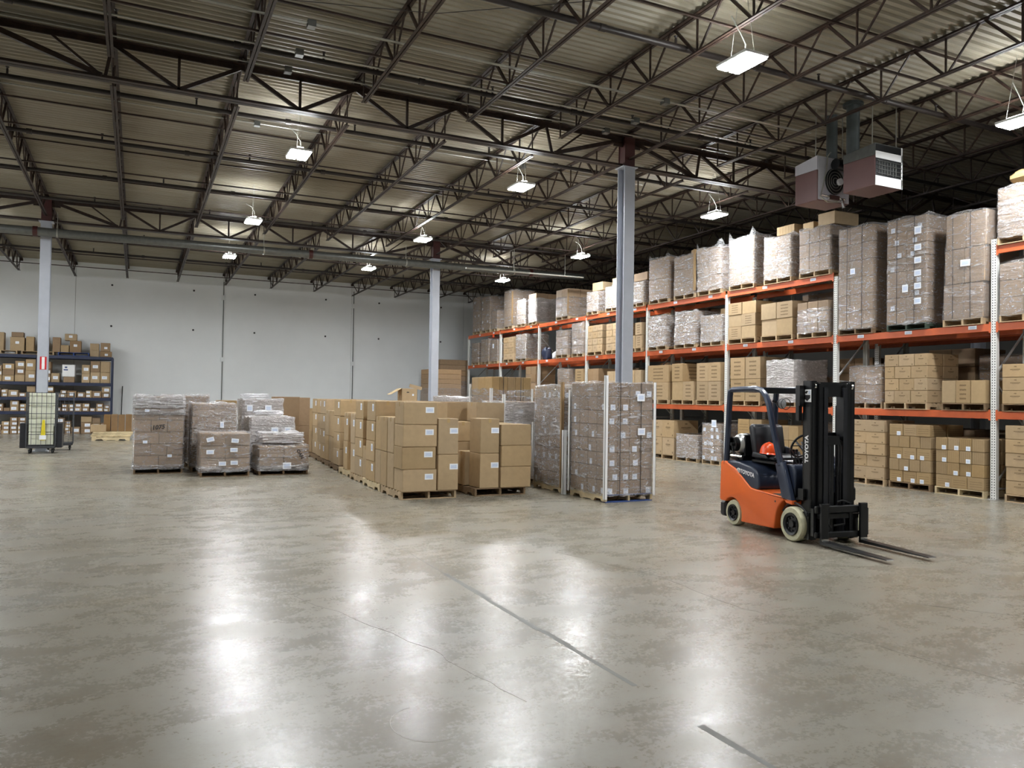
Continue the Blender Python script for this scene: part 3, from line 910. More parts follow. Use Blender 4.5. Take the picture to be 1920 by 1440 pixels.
def wrapped(label, o, rz, w_, d_, h_, cols=3, rows=3, tiers=4, mat='card_wrap', film='film', pal='wood', pdetail=1,
            labels=(), posts=None, seed=0, bulge=.012, film_top=1.0, film_bottom=0.0, jitter=.006, lean=(0,0), cat='wrapped pallet', cover=.1, peak=0.0, top_extra=None, group=None, straps=0, codes=0, brick=False, topmat=None):
    """stretch wrapped pallet load; h_ is total height with pallet. Local front is -y."""
    t = thing('wrapped_pallet_load', label, cat, o, rz, group)
    r = random.Random(seed*13+5)
    p = pallet(t, None, 0, w_, d_, pal, pdetail)
    zb_ = .141; H = h_-zb_; th = H/tiers
    for k in range(tiers):
        cc = cols + (1 if (brick and k % 2) else 0)
        cw, cd = w_/cc, d_/rows
        fx, fy = lean[0]*(k+.5)/tiers, lean[1]*(k+.5)/tiers
        for i in range(cc):
            for j_ in range(rows):
                if 0 < i < cc-1 and 0 < j_ < rows-1: continue
                if 0 < i < cc-1 and j_ == rows-1 and k < tiers-1: continue
                x = -w_/2+cw*(i+.5); y = -d_/2+cd*(j_+.5)
                cmat = mat if not (topmat and k == tiers-1) else topmat
                if mat == 'mixed': cmat = ('card_wrap','card_wrap_ribs','card_wrap')[r.randrange(3)]
                c = put('carton', carton_mesh(cw-.006, cd-.006, th-.003, cmat, False), t, (x+fx+r.uniform(-jitter,jitter)*.4, y+fy+r.uniform(-jitter,jitter)*.4, zb_+th*k))
                if codes and j_ == 0 and r.random() < codes:
                    put('code_label', code_label_mesh(.10,.10), c, (r.uniform(-.25,.3)*cw, -cd/2-.002, th*.22))
                if codes and i == 0 and r.random() < codes*.7:
                    q = put('code_label', code_label_mesh(.075,.10), c, (-cw/2-.002, r.uniform(-.3,.3)*cd, th*.25)); q.rotation_euler = (0,0,R(-90))
    if film:
        f = put('stretch_film', film_mesh(w_+.01, d_+.01, zb_+film_bottom*H, zb_+H*film_top, seed, film, bulge=bulge, cover=cover, lean=lean, peak=peak), t)
    for (u, v, lw, lh, ang) in labels:
        q = put('shipping_label', label_mesh(lw, lh, 1), t, (u*w_/2+lean[0]*v, -d_/2-.036+lean[1]*v, zb_+v*H)); q.rotation_euler = (0,R(ang),0)
    for s in range(straps):
        x = w_*(-.22+.44*s) if straps == 2 else 0
        put('strap', MB().box((x-.006,-d_/2-.034,zb_),(x+.006,-d_/2-.032,zb_+H)).box((x-.006,-d_/2-.034,zb_+H),(x+.006,d_/2,zb_+H+.003)).mesh('strap', M['ink']), t)
    if posts:
        for (sx, sy), pm, z0, z1 in posts:
            e = .055; q = .042
            X, Y = sx*(w_/2+q), sy*(d_/2+q)
            b = MB().box((min(X,X-sx*e),min(Y,Y-sy*.006),z0),(max(X,X-sx*e),max(Y,Y-sy*.006),z1)).box((min(X,X-sx*.006),min(Y,Y-sy*e),z0),(max(X,X-sx*.006),max(Y,Y-sy*e),z1))
            put('edge_protector', b.mesh('edge_protector', M[pm]), t)
    return t
# ---------------------------------------------------------------- orange pallet rack
RX = 14.64; RD = 1.07
RY = [5.62 + 3.73*k for k in range(9)]          # frames along the aisle
LV = [1.6, 3.27, 4.735]                         # beam centre heights
BH = .145
TOPS = [0.0] + [z+BH/2 for z in LV]
post_me = {}
def post(h):
    if h not in post_me:
        b = MB()
        b.box((0,-.056,.012),(.004,.056,h)); b.box((0,-.056,.012),(.08,-.052,h)); b.box((0,.052,.012),(.08,.056,h))
        post_me[h] = b.mesh('upright_post', [M['post']])
    return post_me[h]
def rack(name, label, x0, front, levels_of_bay, hs):
    t = thing(name, label, 'pallet rack', (x0, 0, 0))
    for i, y in enumerate(RY):
        h = hs[i]
        for s, x in ((1,0),(-1,RD)):
            q = put('upright_post', post(h), t, (x, y, 0), 0 if s > 0 else PI)
            put('foot_plate', MB().box((-.05,-.075,0),(.08,.075,.012)).mesh('foot_plate', M['rack_grey']), t, (x if s>0 else x-.03, y, 0))
        zz = .2; flip = 0
        while zz < h-.2:
            z2 = min(zz+1.05, h-.15)
            if z2-zz < .4: break
            b = MB().bar((.05,y,zz),(RD-.05,y,zz),.03,.03)
            put('frame_strut', b.mesh('frame_strut', M['rack_grey']), t)
            a_, c_ = (z2-.06, zz+.06) if flip else (zz+.06, z2-.06)
            put('frame_brace', MB().bar((.05,y,a_),(RD-.05,y,c_),.03,.03).mesh('frame_brace', M['rack_grey']), t)
            zz = z2; flip ^= 1
    bm = {}
    for i in range(len(RY)-1):
        y0, y1 = RY[i]+.058, RY[i+1]-.058
        for lv in levels_of_bay[i]:
            z = LV[lv]
            for s, x in ((1,-.012),(-1,RD-.03)):
                b = MB().cbox((0,0,-BH/2),(.042,y1-y0,BH/2),.006)
                b.box((-.002,-.01,-BH/2-.03),(.004,.03,BH/2+.03)) if s > 0 else None
                if s > 0: b.box((-.002,y1-y0-.03,-BH/2-.03),(.004,y1-y0+.01,BH/2+.03))
                q = put('beam', b.mesh('rack_beam', M['orange_beam']), t, (x, y0, z))
                if s > 0 and front:
                    for u in front.get((i,lv), []):
                        put('location_label', label_mesh(.17,.07,1), q, (-.004, u, .02), R(-90))
            for u in (1.0, 2.6):
                put('cross_bar', MB().box((0,0,0),(RD-.05,.05,.02)).mesh('cross_bar', M['rack_grey']), t, (.03, y0+u, z+BH/2-.028))
    return t
fl_lab = {(1,1): [.35,1.75,2.95], (0,1): [2.9]}
for i in range(2,8): fl_lab[(i,2)] = [.6,2.2]; fl_lab[(i,1)] = [1.3,2.9]
front_rack = rack('pallet_rack', 'long orange and grey pallet rack facing the aisle', RX, fl_lab,
     [[0,1,2] if i != 1 else [0,1] for i in range(8)], [5.1,4.95]+[4.74]*7)
put('orange_tag', MB().box((-.03,32.3,4.55),(-.026,32.5,4.70)).mesh('orange_tag', M['helmet']), front_rack, label='bright orange tag hanging on the beam')
rack('pallet_rack', 'second orange pallet rack standing back to back behind the first', RX+RD+.32, None,
     [[0,1] for i in range(8)], [4.9]*9)

NB = {0:'right edge bay', 1:'first full bay', 2:'second bay', 3:'third bay', 4:'fourth bay', 5:'fifth bay', 6:'sixth bay', 7:'last bay'}
NL = {0:'floor level', 1:'lower beam', 2:'middle beam', 3:'top beam'}
def where(b, lv, slot): return f'{slot} of {NB[b]}, {NL[lv]}'
RZ = R(-90)
XF = RX-.06                                  # load faces overhang the beam a little
def org(y0, y1, lv, d_=1.1, inset=0):
    return (XF+inset+d_/2, (y0+y1)/2, TOPS[lv]+.002 if lv else 0.0)

# wrapped loads on the rack: bay, level, slot, y0, y1, top z, cols, rows, tiers, options
sd = 100
def WL(look, b, lv, slot, y0, y1, ztop, cols=2, rows=2, tiers=3, d_=1.08, inset=0, **kw):
    global sd; sd += 1
    if lv < 3: y0 = max(y0, RY[b]+.10); y1 = min(y1, RY[b+1]-.10)
    o = org(y0, y1, lv, d_, inset)
    return wrapped(f'{look} wrapped pallet load, {where(b,lv,slot)}', o, RZ, y1-y0-.06, d_, ztop-o[2], cols, rows, tiers, seed=sd, group='wrapped loads on the front rack', **kw)
# top beam
WL('tall heavily', 0,3,'far slot', 8.25,9.28,5.86,2,2,3,film='film_heavy')
WL('torn film', 2,3,'far slot', 15.66,16.68,6.2,2,2,3,film='film_heavy',bulge=.03,peak=.3,cover=0)
WL('bright film', 2,3,'middle slot', 14.37,15.37,5.98,2,2,3,film='film_heavy',bulge=.02,peak=.08)
WL('clear film', 2,3,'near slot', 13.17,14.17,5.98,3,2,3,topmat='card_wrap')
WL('dull grey', 3,3,'far slot', 19.34,20.4,6.22,1,2,2,film='film',mat='card_wrap',peak=.14,cover=0)
WL('brown cornered', 3,3,'middle slot', 18.1,19.12,6.1,2,2,3,posts=[((1,-1),'tan_post',.2,1.4)])
WL('milky bulging', 3,3,'near slot', 16.95,18.02,6.14,2,2,3,film='film_heavy',bulge=.035,lean=(0,-.04),peak=.24,cover=0)
WL('short bright', 4,3,'near slot', 20.62,21.5,5.62,2,2,2,film='film_heavy')
WL('short silvery', 4,3,'middle slot', 22.1,22.95,5.66,2,2,2,film='film_heavy')
WL('two tone', 4,3,'far slot', 23.4,24.2,5.62,2,2,2,film='film_heavy')
WL('half brown', 5,3,'near slot', 25.5,26.5,5.98,2,2,3,film_top=.7,posts=[((1,-1),'tan_post',.2,1.1)])
WL('white draped', 6,3,'near slot', 28.1,28.85,6.1,1,2,3,film='film_white',film_top=.8)
WL('small silvery', 6,3,'second slot', 29.1,29.95,5.95,2,2,3,film='film_heavy')
WL('brightly lit tall', 6,3,'middle slot', 30.34,31.25,6.5,2,2,4,posts=[((1,-1),'tan_post',.2,1.6)])
WL('low grey', 7,3,'near slot', 31.9,32.6,5.75,2,2,3)
WL('white labelled grey', 7,3,'middle slot', 32.72,33.76,6.5,2,2,5,codes=.5)
WL('dusky grey', 7,3,'far slot', 33.85,34.8,6.6,2,2,5,codes=.5)
# middle beam
WL('very tall glossy', 1,2,'far slot', 11.98,12.97,5.78,3,2,6,pal='wood_dark',straps=2,labels=[(-.1,.56,.13,.13,0)],film='film')
WL('very tall label dotted', 1,2,'middle slot', 10.68,11.68,5.72,2,2,8,pal='green_wood',straps=2,codes=.6,labels=[(.62,.86,.16,.16,0),(.62,.7,.16,.13,0),(.62,.58,.16,.13,0),(.62,.46,.16,.13,0),(.62,.34,.16,.13,0),(.62,.2,.16,.13,0),(.0,.33,.14,.16,0)])
WL('leaning brown paper', 1,2,'near slot', 9.50,10.38,5.56,2,2,3,lean=(.10,-.03),straps=2,labels=[(.1,.52,.2,.13,2)],film='film_clear')
WL('dark shaded', 0,2,'far slot', 8.3,9.24,4.45,2,2,3,film='film')
WL('loose film', 2,2,'near slot', 13.2,14.22,4.22,3,2,3,film_top=.72,bulge=.025)
WL('crumpled clear', 3,2,'far slot', 19.42,20.42,4.42,2,2,3,film='film_heavy',bulge=.02)
WL('leaning milky', 3,2,'middle slot', 18.06,19.08,4.42,2,2,3,film='film_heavy',bulge=.024,lean=(.04,0))
WL('criss cross', 3,2,'near slot', 16.88,17.86,4.2,2,2,3,film='film_heavy')
WL('glossy brown', 5,2,'far slot', 25.5,26.45,4.4,2,2,4)
WL('taller glossy brown', 5,2,'near slot', 24.34,25.24,4.58,2,2,4)
WL('narrow silvery', 6,2,'near slot', 29.0,30.0,4.48,2,2,3,film='film_heavy')
WL('small grey', 7,2,'near slot', 31.75,32.6,4.42,2,2,3,labels=[(-.1,.7,.16,.2,0)])
WL('plain grey', 7,2,'middle slot', 32.8,33.75,4.5,2,2,4)
WL('far grey', 7,2,'far slot', 34.0,34.9,4.4,2,2,4)
# lower beam
WL('short white', 2,1,'middle slot', 14.2,15.24,2.82,2,2,2,film='film_white',bulge=.02)
WL('deep set grey', 1,1,'far slot', 11.95,12.9,2.62,2,2,2,inset=.28)
WL('tan glossy', 5,1,'middle slot', 25.35,26.3,2.92,2,2,3)
# floor level
WL('low silvery', 3,0,'middle slot', 17.9,18.92,.78,2,2,2,film='film_heavy')
WL('white dotted', 3,0,'near slot', 16.86,17.74,1.14,3,3,5,codes=.8,labels=[(.4,1.02,.2,.2,0)])
# row behind, seen dimly through the gaps
for b in (0,1,2,3,4,5):
    for lv in ((0,1,2) if b < 3 else (1,2)):
        for si, sl in enumerate(('near slot','middle slot','far slot')):
            y0 = RY[b]+.14+si*1.17
            if b == 0 and si == 0: continue
            o = (RX+RD+.36+.54, y0+.55, TOPS[lv]+.002 if lv else 0)
            sd += 1
            wrapped(f'shadowed load on the rear rack behind {NB[b]}, {NL[lv]}, {sl}', o, RZ, 1.08, 1.06, rnd.uniform(1.05,1.42) if (b+si+lv) % 4 or b < 2 else .8, 2, 1, 3, mat='card_dark', seed=sd, group='loads on the rear rack', film='film_clear' if (b+si) % 2 else None)

# loose cartons on the rack -------------------------------------------------------------
TIER = ['bottom','second','third','fourth','fifth','sixth']
def stack(look, b, lv, slot, y0, y1, ztop, cols, tiers, mat='card_logo', rows=1, d_=.95, pal='wood', jit=.01, brick=False, heights=None, codes=0, name='carton', inset=0, skip=(), tiered=False):
    """unwrapped cartons standing on their own pallet; every carton and the pallet are things"""
    if lv < 3: y0 = max(y0, RY[b]+.09); y1 = min(y1, RY[b+1]-.09)
    w_ = y1-y0-.05
    o = org(y0, y1, lv, d_, inset)
    pallet(None, o, RZ, w_, d_, pal, 1, f'wooden pallet carrying {look} cartons, {where(b,lv,slot)}', group='pallets on the front rack')
    heights = heights or [tiers]*cols
    th = (ztop-o[2]-.141)/tiers
    r = random.Random(int(y0*100)+lv)
    for k in range(tiers):
        cc = cols
        split = [1/cc]*cc
        if brick: split = [.24,.38,.38] if k % 2 == 0 else [.34,.36,.30]
        if tiered and k % 2 == 1 and cc == 3: cc = 4; split = [.25]*4
        if tiered and cols == 4 and k == 0: cc = 3; split = [.34,.33,.33]
        x = -w_/2
        for i in range(cc):
            cw = w_*split[i]
            if k < heights[min(i,cols-1)]:
                for j_ in range(rows):
                    if (i,k,j_) in skip: continue
                    cd = d_/rows
                    cn = 'only' if cc == 1 else (['left','right'] if cc == 2 else ['left','middle','right'] if cc == 3 else ['first','second','third','last'])[i]
                    rw = '' if rows == 1 else (' front' if j_ == 0 else ' rear')
                    lab = [('f', .45 if i < cc-1 else -.2, .2, .09, .085, 1)] if codes and j_ == 0 and r.random() < codes else None
                    m_ = (mat[k % len(mat)] if tiered else mat[r.randrange(len(mat))]) if isinstance(mat, list) else mat
                    carton(name, f'{look} carton, {TIER[k]} tier, {cn}{rw}, {where(b,lv,slot)}', o, RZ,
                           (x+cw/2+r.uniform(-jit,jit)*.2, -d_/2+cd*(j_+.5)+(r.uniform(-jit,jit) if j_ == 0 else 0), .142+th*k), (cw-.008, cd-.022, th-.003), m_, lab, group=f'{look} cartons, {where(b,lv,slot)}', yaw=r.uniform(-1,1)*jit*.2)
            x += cw
stack('logo printed', 1,1,'middle slot', 10.66,11.73,2.84,3,4,'card_logo',2,1.0,brick=True)
stack('big stripe printed', 1,1,'near slot', 9.42,10.4,2.27,3,1,['card_bars','card','card_bars'],1,.7,'wood_dark')
stack('logo printed', 0,1,'far slot', 8.15,9.18,2.56,2,3,'card_logo',1,.9,'wood_dark')
stack('tall bar printed', 2,1,'far slot', 15.42,16.6,2.97,2,2,'card_bars')
stack('large bar printed', 3,1,'far slot', 19.3,20.42,2.88,1,2,'card_bars')
stack('leaning bar printed', 3,1,'middle slot', 18.1,19.18,2.9,2,2,['card_bars','card'],heights=[2,1])
stack('mixed bar printed', 3,1,'near slot', 16.95,18.03,2.88,2,2,['card_bars','card'],heights=[2,2])
stack('plain', 4,1,'far slot', 23.3,24.1,2.88,2,2,'card_dark')
stack('small plain', 4,1,'near slot', 20.75,21.5,2.76,2,1,'card')
stack('plain square', 4,1,'middle slot', 21.9,22.8,2.76,2,2,'card')
stack('bar printed', 5,1,'near slot', 24.33,25.0,2.9,1,2,'card_bars')
stack('small brown', 6,1,'near slot', 28.1,29.05,3.1,2,4,'card_dark')
stack('tan', 2,2,'far slot', 15.6,16.7,4.46,2,3,['card','card_bars'],jit=.02)
stack('two sort', 2,2,'middle slot', 14.32,15.45,4.32,2,2,['card','card_bars'],jit=.02)
stack('small yellowish', 4,2,'far slot', 23.08,24.12,4.42,3,4,'card_logo')
stack('little yellowish', 4,2,'middle slot', 22.05,22.9,4.4,2,4,'card_logo')
stack('narrow bar printed', 4,2,'near slot', 20.72,21.5,4.3,2,2,'card_bars',heights=[1,2])
stack('yellow tan', 6,2,'middle slot', 30.2,31.28,4.45,2,4,'card_logo')
stack('five high', 1,0,'far slot', 11.66,12.66,1.42,2,5,'card_logo',1,1.0,jit=.02)
stack('line printed', 1,0,'middle slot', 10.58,11.6,1.36,3,5,['card_hlines','card_ribs'],2,1.05,codes=.55,pal='wood_dark',jit=.018,tiered=True)
stack('rib printed', 1,0,'near slot', 9.46,10.53,1.13,4,4,['card_hlines','card_ribs','card_ribs','card_ribs'],2,1.05,codes=.4,pal='wood_new',jit=.018,tiered=True)
stack('logo printed', 0,0,'far slot', 8.05,9.12,1.42,2,5,'card_logo',1,.95,jit=.02)
stack('line printed', 2,0,'far slot', 15.36,16.3,1.32,2,3,'card_hlines',codes=.6)
stack('ribbed', 2,0,'middle slot', 14.1,15.1,1.2,3,3,'card_ribs')
stack('very large', 3,0,'far slot', 19.0,20.2,1.18,2,2,'card_logo')
stack('tall thin', 3,0,'middle slot', 18.05,18.9,1.14,2,1,['card_bars','card'],d_=.45,inset=1.3)
# cartons riding on top of wrapped loads
def rider(look, y, z, size, mat='card', x=XF+.5, yaw=0, spot=''):
    carton('carton', f'{look} carton on top of the wrapped load, {spot}', (x,y,z), RZ, (0,0,0), size, mat, yaw=yaw, group='cartons riding on wrapped loads')
rider('rib printed', 14.75, 6.045, (.6,.7,.22), 'card_ribs', spot='middle slot of second bay, top beam')
rider('shiny small', 14.1, 6.03, (.34,.5,.2), 'card', spot='near slot of second bay, top beam')
rider('square brown', 13.45, 6.03, (.5,.8,.3), 'card', XF+.55, 0, 'near end of second bay, top beam')
rider('tan', 18.4, 6.16, (.4,.5,.12), 'card', spot='middle slot of third bay, top beam')
rider('squat tan', 17.2, 4.25, (.5,.6,.18), 'card', XF+.7, 0, 'near slot of third bay, middle beam')
rider('boxy brown', 21.05, 5.68, (.75,.7,.26), 'card_dark', spot='near slot of fourth bay, top beam')
rider('bent tan', 23.8, 5.68, (.6,.6,.3), 'card', yaw=.1, spot='far slot of fourth bay, top beam')
rider('leaning tan', 22.6, 5.72, (.4,.6,.26), 'card', spot='middle slot of fourth bay, top beam')
t = thing('mattress_bag', 'crumpled yellowish padded bag on the load at the right edge, top beam', 'bag', (XF+.5,8.75,5.92))
def lump_mesh(name, rx, ry, rz, seed, mat, n=14):
    r = random.Random(seed); b = MB()
    ph = [r.uniform(0,6) for _ in range(6)]
    for i in range(n+1):
        a = PI*i/n
        for k in range(2*n):
            t_ = PI*k/n
            q = 1+.10*math.sin(3*t_+ph[0]+2*a)+.07*math.sin(5*a+ph[1]+t_)+.05*math.sin(9*t_+ph[2]+4*a)
            x = math.copysign(abs(math.sin(a)*math.cos(t_))**.6, math.cos(t_)); y = math.copysign(abs(math.sin(a)*math.sin(t_))**.6, math.sin(t_))
            z = math.copysign(abs(math.cos(a))**.7, math.cos(a))
            b.v.append((rx*q*x, ry*q*y, rz*(z*q+1)))
    for i in range(n):
        for k in range(2*n):
            k2 = (k+1) % (2*n); b.face([i*2*n+k,(i+1)*2*n+k,(i+1)*2*n+k2,i*2*n+k2])
    return b.mesh(name, M[mat], True)
put('padding', lump_mesh('padding', .45,.42,.15,3,'tape'), t)
# bay 5 middle beam oddments
t = tag(put('dark_blue_bag', lump_mesh('bag', .16,.2,.24,5,'navy_shelf'), None, (XF+.25,27.6,TOPS[2])), 'dark blue bag on the middle beam beside a rack post', 'bag')
t = tag(put('white_bundle', lump_mesh('bundle', .2,.22,.14,8,'paper'), None, (XF+.42,27.0,TOPS[2]+.03)), 'small white bundle next to the dark blue bag', 'bundle')
# ---------------------------------------------------------------- block of unwrapped cartons on the floor
FL, FW, FH = .62, .50, .385
def floor_block(rowname, pallets):
    """pallets: list of (x, y, yaw, palletmat, [columns]); column = (kind, x, y, n, lab)
    kinds: F wide flat, G flat turned a quarter, T tall wide, U tall turned"""
    for pi, (px, py, yaw, pm, colz) in enumerate(pallets):
        pn = ['front','second','third','fourth','fifth','sixth','seventh','eighth'][pi]
        pallet(None, (px+.51, py+.61, 0), yaw, 1.02, 1.22, pm, 2 if pi < 4 else 1, f'wooden pallet under cartons, {pn} of the {rowname}', group=f'pallets of the {rowname}')
        r = random.Random(pi*7+len(rowname))
        for ci, (kind, x, y, n, lab) in enumerate(colz):
            sx, sy, sz = {'F':(FL,FW,FH),'G':(FW,FL,FH),'T':(FH,FW,.63),'U':(FW,FH,.63)}[kind]
            place = ('left' if x < .3 else 'right') + (' front' if y < .35 else (' middle' if y < .75 else ' back'))
            for k in range(n):
                if lab == 'f': L = [('f', .55, .66, .155, .10, 1)]
                elif lab == 'l': L = [('l', -.45, .68, .11, .14, 1)]
                else: L = None
                shape = 'flat' if kind in 'FG' else 'upright'
                carton('carton', f'{"labelled" if L else "plain"} tan {shape} carton, {TIER[k]} tier, {place}, {pn} pallet, {rowname}',
                       (px, py, .142), 0, (x+sx/2+r.uniform(-.007,.007), y+sy/2+r.uniform(-.007,.007), k*(sz+.001)), (sx-.006,sy-.006,sz-.002), 'card', L,
                       tape=(k == n-1), group=f'cartons of the {rowname}', yaw=r.uniform(-1,1)*.012)
A = [
 (4.12,12.90,0,'wood',[('F',.0,-.05,4,'f'),('T',.66,-.02,2,'f'),('U',.0,.48,2,None),('U',.0,.89,2,None),('G',.53,.53,4,None)]),
 (4.12,14.19,0,'wood_new',[('U',.0,.0,2,None),('G',.0,.40,4,'l'),('U',.04,1.05,1,None),('F',.58,.05,4,None),('F',.58,.62,4,None)]),
 (4.17,15.46,0,'wood',[('G',.0,.19,4,'l'),('U',.0,.83,2,'l'),('F',.58,.05,4,None),('F',.58,.6,4,None)]),
 (4.23,16.74,0,'wood_new',[('U',.14,-.03,2,None),('U',.0,.40,2,'l'),('U',.12,.83,2,None),('F',.65,.3,4,None)]),
 (4.30,18.02,0,'wood_dark',[('G',.0,.18,4,'l'),('U',.03,.82,2,None),('F',.53,.1,4,None),('F',.54,.65,4,None)]),
 (4.38,19.30,0,'wood_dark',[('U',.0,.02,2,None),('U',.0,.43,2,None),('G',.0,.86,4,'l'),('F',.53,.3,4,None)]),
 (4.46,20.60,0,'wood_dark',[('G',.0,.3,4,'l'),('U',.05,.95,1,None),('F',.53,.2,4,None)]),
 (4.55,21.90,0,'wood_dark',[('G',.0,.1,4,'l'),('U',.0,.8,2,None),('F',.53,.3,4,None)]),
]
floor_block('long left block', A)
B = [
 (5.52,12.95,0,'wood_dark',[('T',.09,.0,2,'f'),('F',.50,-.03,3,None),('U',.02,.52,1,None),('G',.55,.56,3,None)]),
 (5.58,14.30,0,'wood_dark',[('G',.0,.0,3,'l'),('F',.52,.0,4,None),('F',.0,.66,4,None)]),
 (5.62,15.65,0,'wood_dark',[('F',.0,.05,4,None),('G',.64,.05,4,None)]),
 (5.66,17.00,0,'wood_dark',[('F',.0,.05,4,None),('F',.0,.6,4,None)]),
]
floor_block('right block', B)
# far cartons and clutter whose tops show over the block
def far_stack(label, x, y, n, size, mat='card_dark', yaw=0):
    for k in range(n):
        carton('large_carton', f'{label}, {TIER[k]} tier', (x,y,0), yaw, (0,0,k*(size[2]+.002)), size, mat, group='large cartons behind the blocks')
for i, (x, y) in enumerate([(5.9,24.6),(7.15,24.7),(8.35,25.0)]):
    far_stack(f'wide brown carton far behind the long block, {["left","middle","right"][i]} stack', x, y, 2, (1.15,1.0,.82), 'card')
far_stack('brown carton in the stack seen between film loads and long block', 4.3, 24.6, 2, (.95,.9,.85), 'card_dark')
far_stack('tan carton in the low stack by the middle column', 8.6, 23.6, 2, (1.1,.8,.72), 'card')
oc = thing('open_carton', 'open tan carton with spread flaps on top of the far block', 'carton', (6.62,20.3,1.66))
b = MB(); W_, D_, H_ = .44,.36,.34
for lo, hi in (((-W_/2,-D_/2,0),(W_/2,-D_/2+.008,H_)),((-W_/2,D_/2-.008,0),(W_/2,D_/2,H_)),((-W_/2,-D_/2,0),(-W_/2+.008,D_/2,H_)),((W_/2-.008,-D_/2,0),(W_/2,D_/2,H_)),((-W_/2,-D_/2,0),(W_/2,D_/2,.008))): b.box(lo,hi)
put('body', b.mesh('open_carton', M['card']), oc)
put('flap', MB().bar((-W_/2,0,H_),(-W_/2-.3,0,H_-.17),D_,.006).mesh('flap', M['card']), oc)
put('flap', MB().bar((W_/2,0,H_),(W_/2+.02,0,H_+.09),D_,.006).mesh('flap', M['card']), oc)
put('hand_hole', MB().box((-.08,-D_/2-.002,H_*.66),(-.01,-D_/2-.0005,H_*.74)).mesh('hand_hole', M['ink']), oc)
put('sticker', label_mesh(.05,.05,1), oc, (.1,-D_/2-.002,H_*.5))
far_stack('plain tan carton stack carrying the open carton', 6.62, 20.3, 2, (.9,.7,.828), 'card')
(carton('carton', 'small shiny taped carton beside the open carton', (7.36,20.7,0), 0, (0,0,1.14), (.4,.4,.3), 'card_dark', [('f',.3,.4,.08,.1,1)], tape=True))
far_stack('brown carton base under the small shiny carton', 7.36, 20.7, 2, (.5,.6,.568), 'card_dark')

# flattened board bundles on pallets by the back wall
def bundle(label, x, y, z, w_, d_, h_, cap):
    t = thing('board_bundle', label, 'bundle', (x,y,0), group='board bundles by the wall')
    pallet(t, None, 0, w_, d_, 'wood_dark', 1)
    put('board_stack', MB().cbox((-w_/2,-d_/2,.142),(w_/2,d_/2,.142+h_*.62),.01).mesh('board_stack', M['card_wrap']), t)
    n = 5
    for i in range(n): put('board_tier', MB().cbox((-w_/2+.01,-d_/2,.144+h_*(.62+.38*i/n)),(w_/2-.01,d_/2,.142+h_*(.62+.38*(i+1)/n)-.004),.008).mesh('board_tier', M['card_dark']), t)
    put('stretch_film', film_mesh(w_,d_,.15,.142+h_*.7,int(x*10),'film_clear',cover=0), t)
bundle('tall bundle of flattened brown cartons behind the middle column', 12.55,33.6,0,1.5,1.3,2.9,0)
bundle('taller bundle of flattened cartons next to the rack end', 14.15,36.6,0,1.6,1.3,3.5,0)
bundle('low bundle of board under the tall bundles', 11.0,31.6,0,1.1,1.1,1.2,0)

# ---------------------------------------------------------------- wrapped pallets on the floor
WP = 'white_post'
def FW_(label, x, y, w_, d_, h_, **kw):
    global sd; sd += 1
    return wrapped(label, (x+w_/2, y+d_/2, 0), kw.pop('rz', 0), w_, d_, h_, group='wrapped pallets on the floor', seed=kw.pop('seed', sd), **kw)
two = FW_('tall wrapped pallet with white corner posts on a blue pallet, nearest the camera', 7.31,11.42,.98,1.2,2.08, cols=4,rows=4,tiers=8,mat='mixed',film='film',pal='wood_new',pdetail=2,codes=.5,straps=2,
    labels=[(.42,.87,.16,.13,0),(.46,.56,.15,.12,0)], posts=[((-1,-1),WP,.06,2.2),((1,-1),WP,.1,2.1),((-1,1),WP,.08,1.95)], bulge=.008)
put('bottom_skid', MB().box((-.49,-.606,.002),(.49,-.50,.02)).box((-.49,-.606,.125),(.49,-.602,.139)).mesh('bottom_skid', M['blue_wood']), two)
FW_('tall wrapped pallet tucked behind the blue pallet load, half white corner post', 7.28,12.90,.98,1.15,2.04, cols=4,rows=4,tiers=8,mat='card_wrap',film='film_heavy',pal='wood_new',pdetail=2,codes=.5,
    posts=[((-1,-1),'tan_post',.1,2.1),((-1,1),WP,.2,1.3)], bulge=.01, topmat='card_hlines')
cp = tag(put('corner_post', MB().box((0,0,0),(.008,.07,1.2)).box((0,0,0),(.07,.008,1.2)).mesh('edge_protector', M[WP]), None, (7.2,12.70,.0)), 'short white corner post standing at front of the tucked pallet', 'corner post')
FW_('highest wrapped pallet with bare carton top, behind the film tent load', 7.08,15.75,.98,1.15,2.26, cols=5,rows=3,tiers=5,mat='card_wrap',film='film',film_top=.86,posts=[((-1,-1),WP,.1,2.0),((1,-1),WP,.1,2.0),((-1,1),WP,.1,2.1)], topmat='card_ribs',straps=2,bulge=.01)
FW_('wrapped pallet with a tent of loose film beside the right carton block', 6.78,14.45,.9,1.1,1.72, cols=3,rows=3,tiers=6,mat='card_wrap',film='film_white',film_top=.98,posts=[((-1,-1),WP,.1,1.86),((1,-1),'tan_post',.1,1.5)],codes=.5,bulge=.03,cover=.3)
FW_('low wrapped pallet with whitish film seen over the right carton block', 7.0,18.2,1.0,1.1,1.78, cols=2,rows=2,tiers=4,film='film_white',bulge=.02)
p1 = FW_('tall wrapped stack of plain cartons marked 1075, leftmost of the floor pallets', -.04,18.86,.99,1.15,1.70, cols=2,rows=2,tiers=6,mat='card_wrap',film='film_clear',pal='wood_dark',brick=True,bulge=.006,
    labels=[(-.5,.80,.09,.06,0),(-.55,.36,.09,.06,0),(.45,.16,.09,.06,0)], cover=.2)
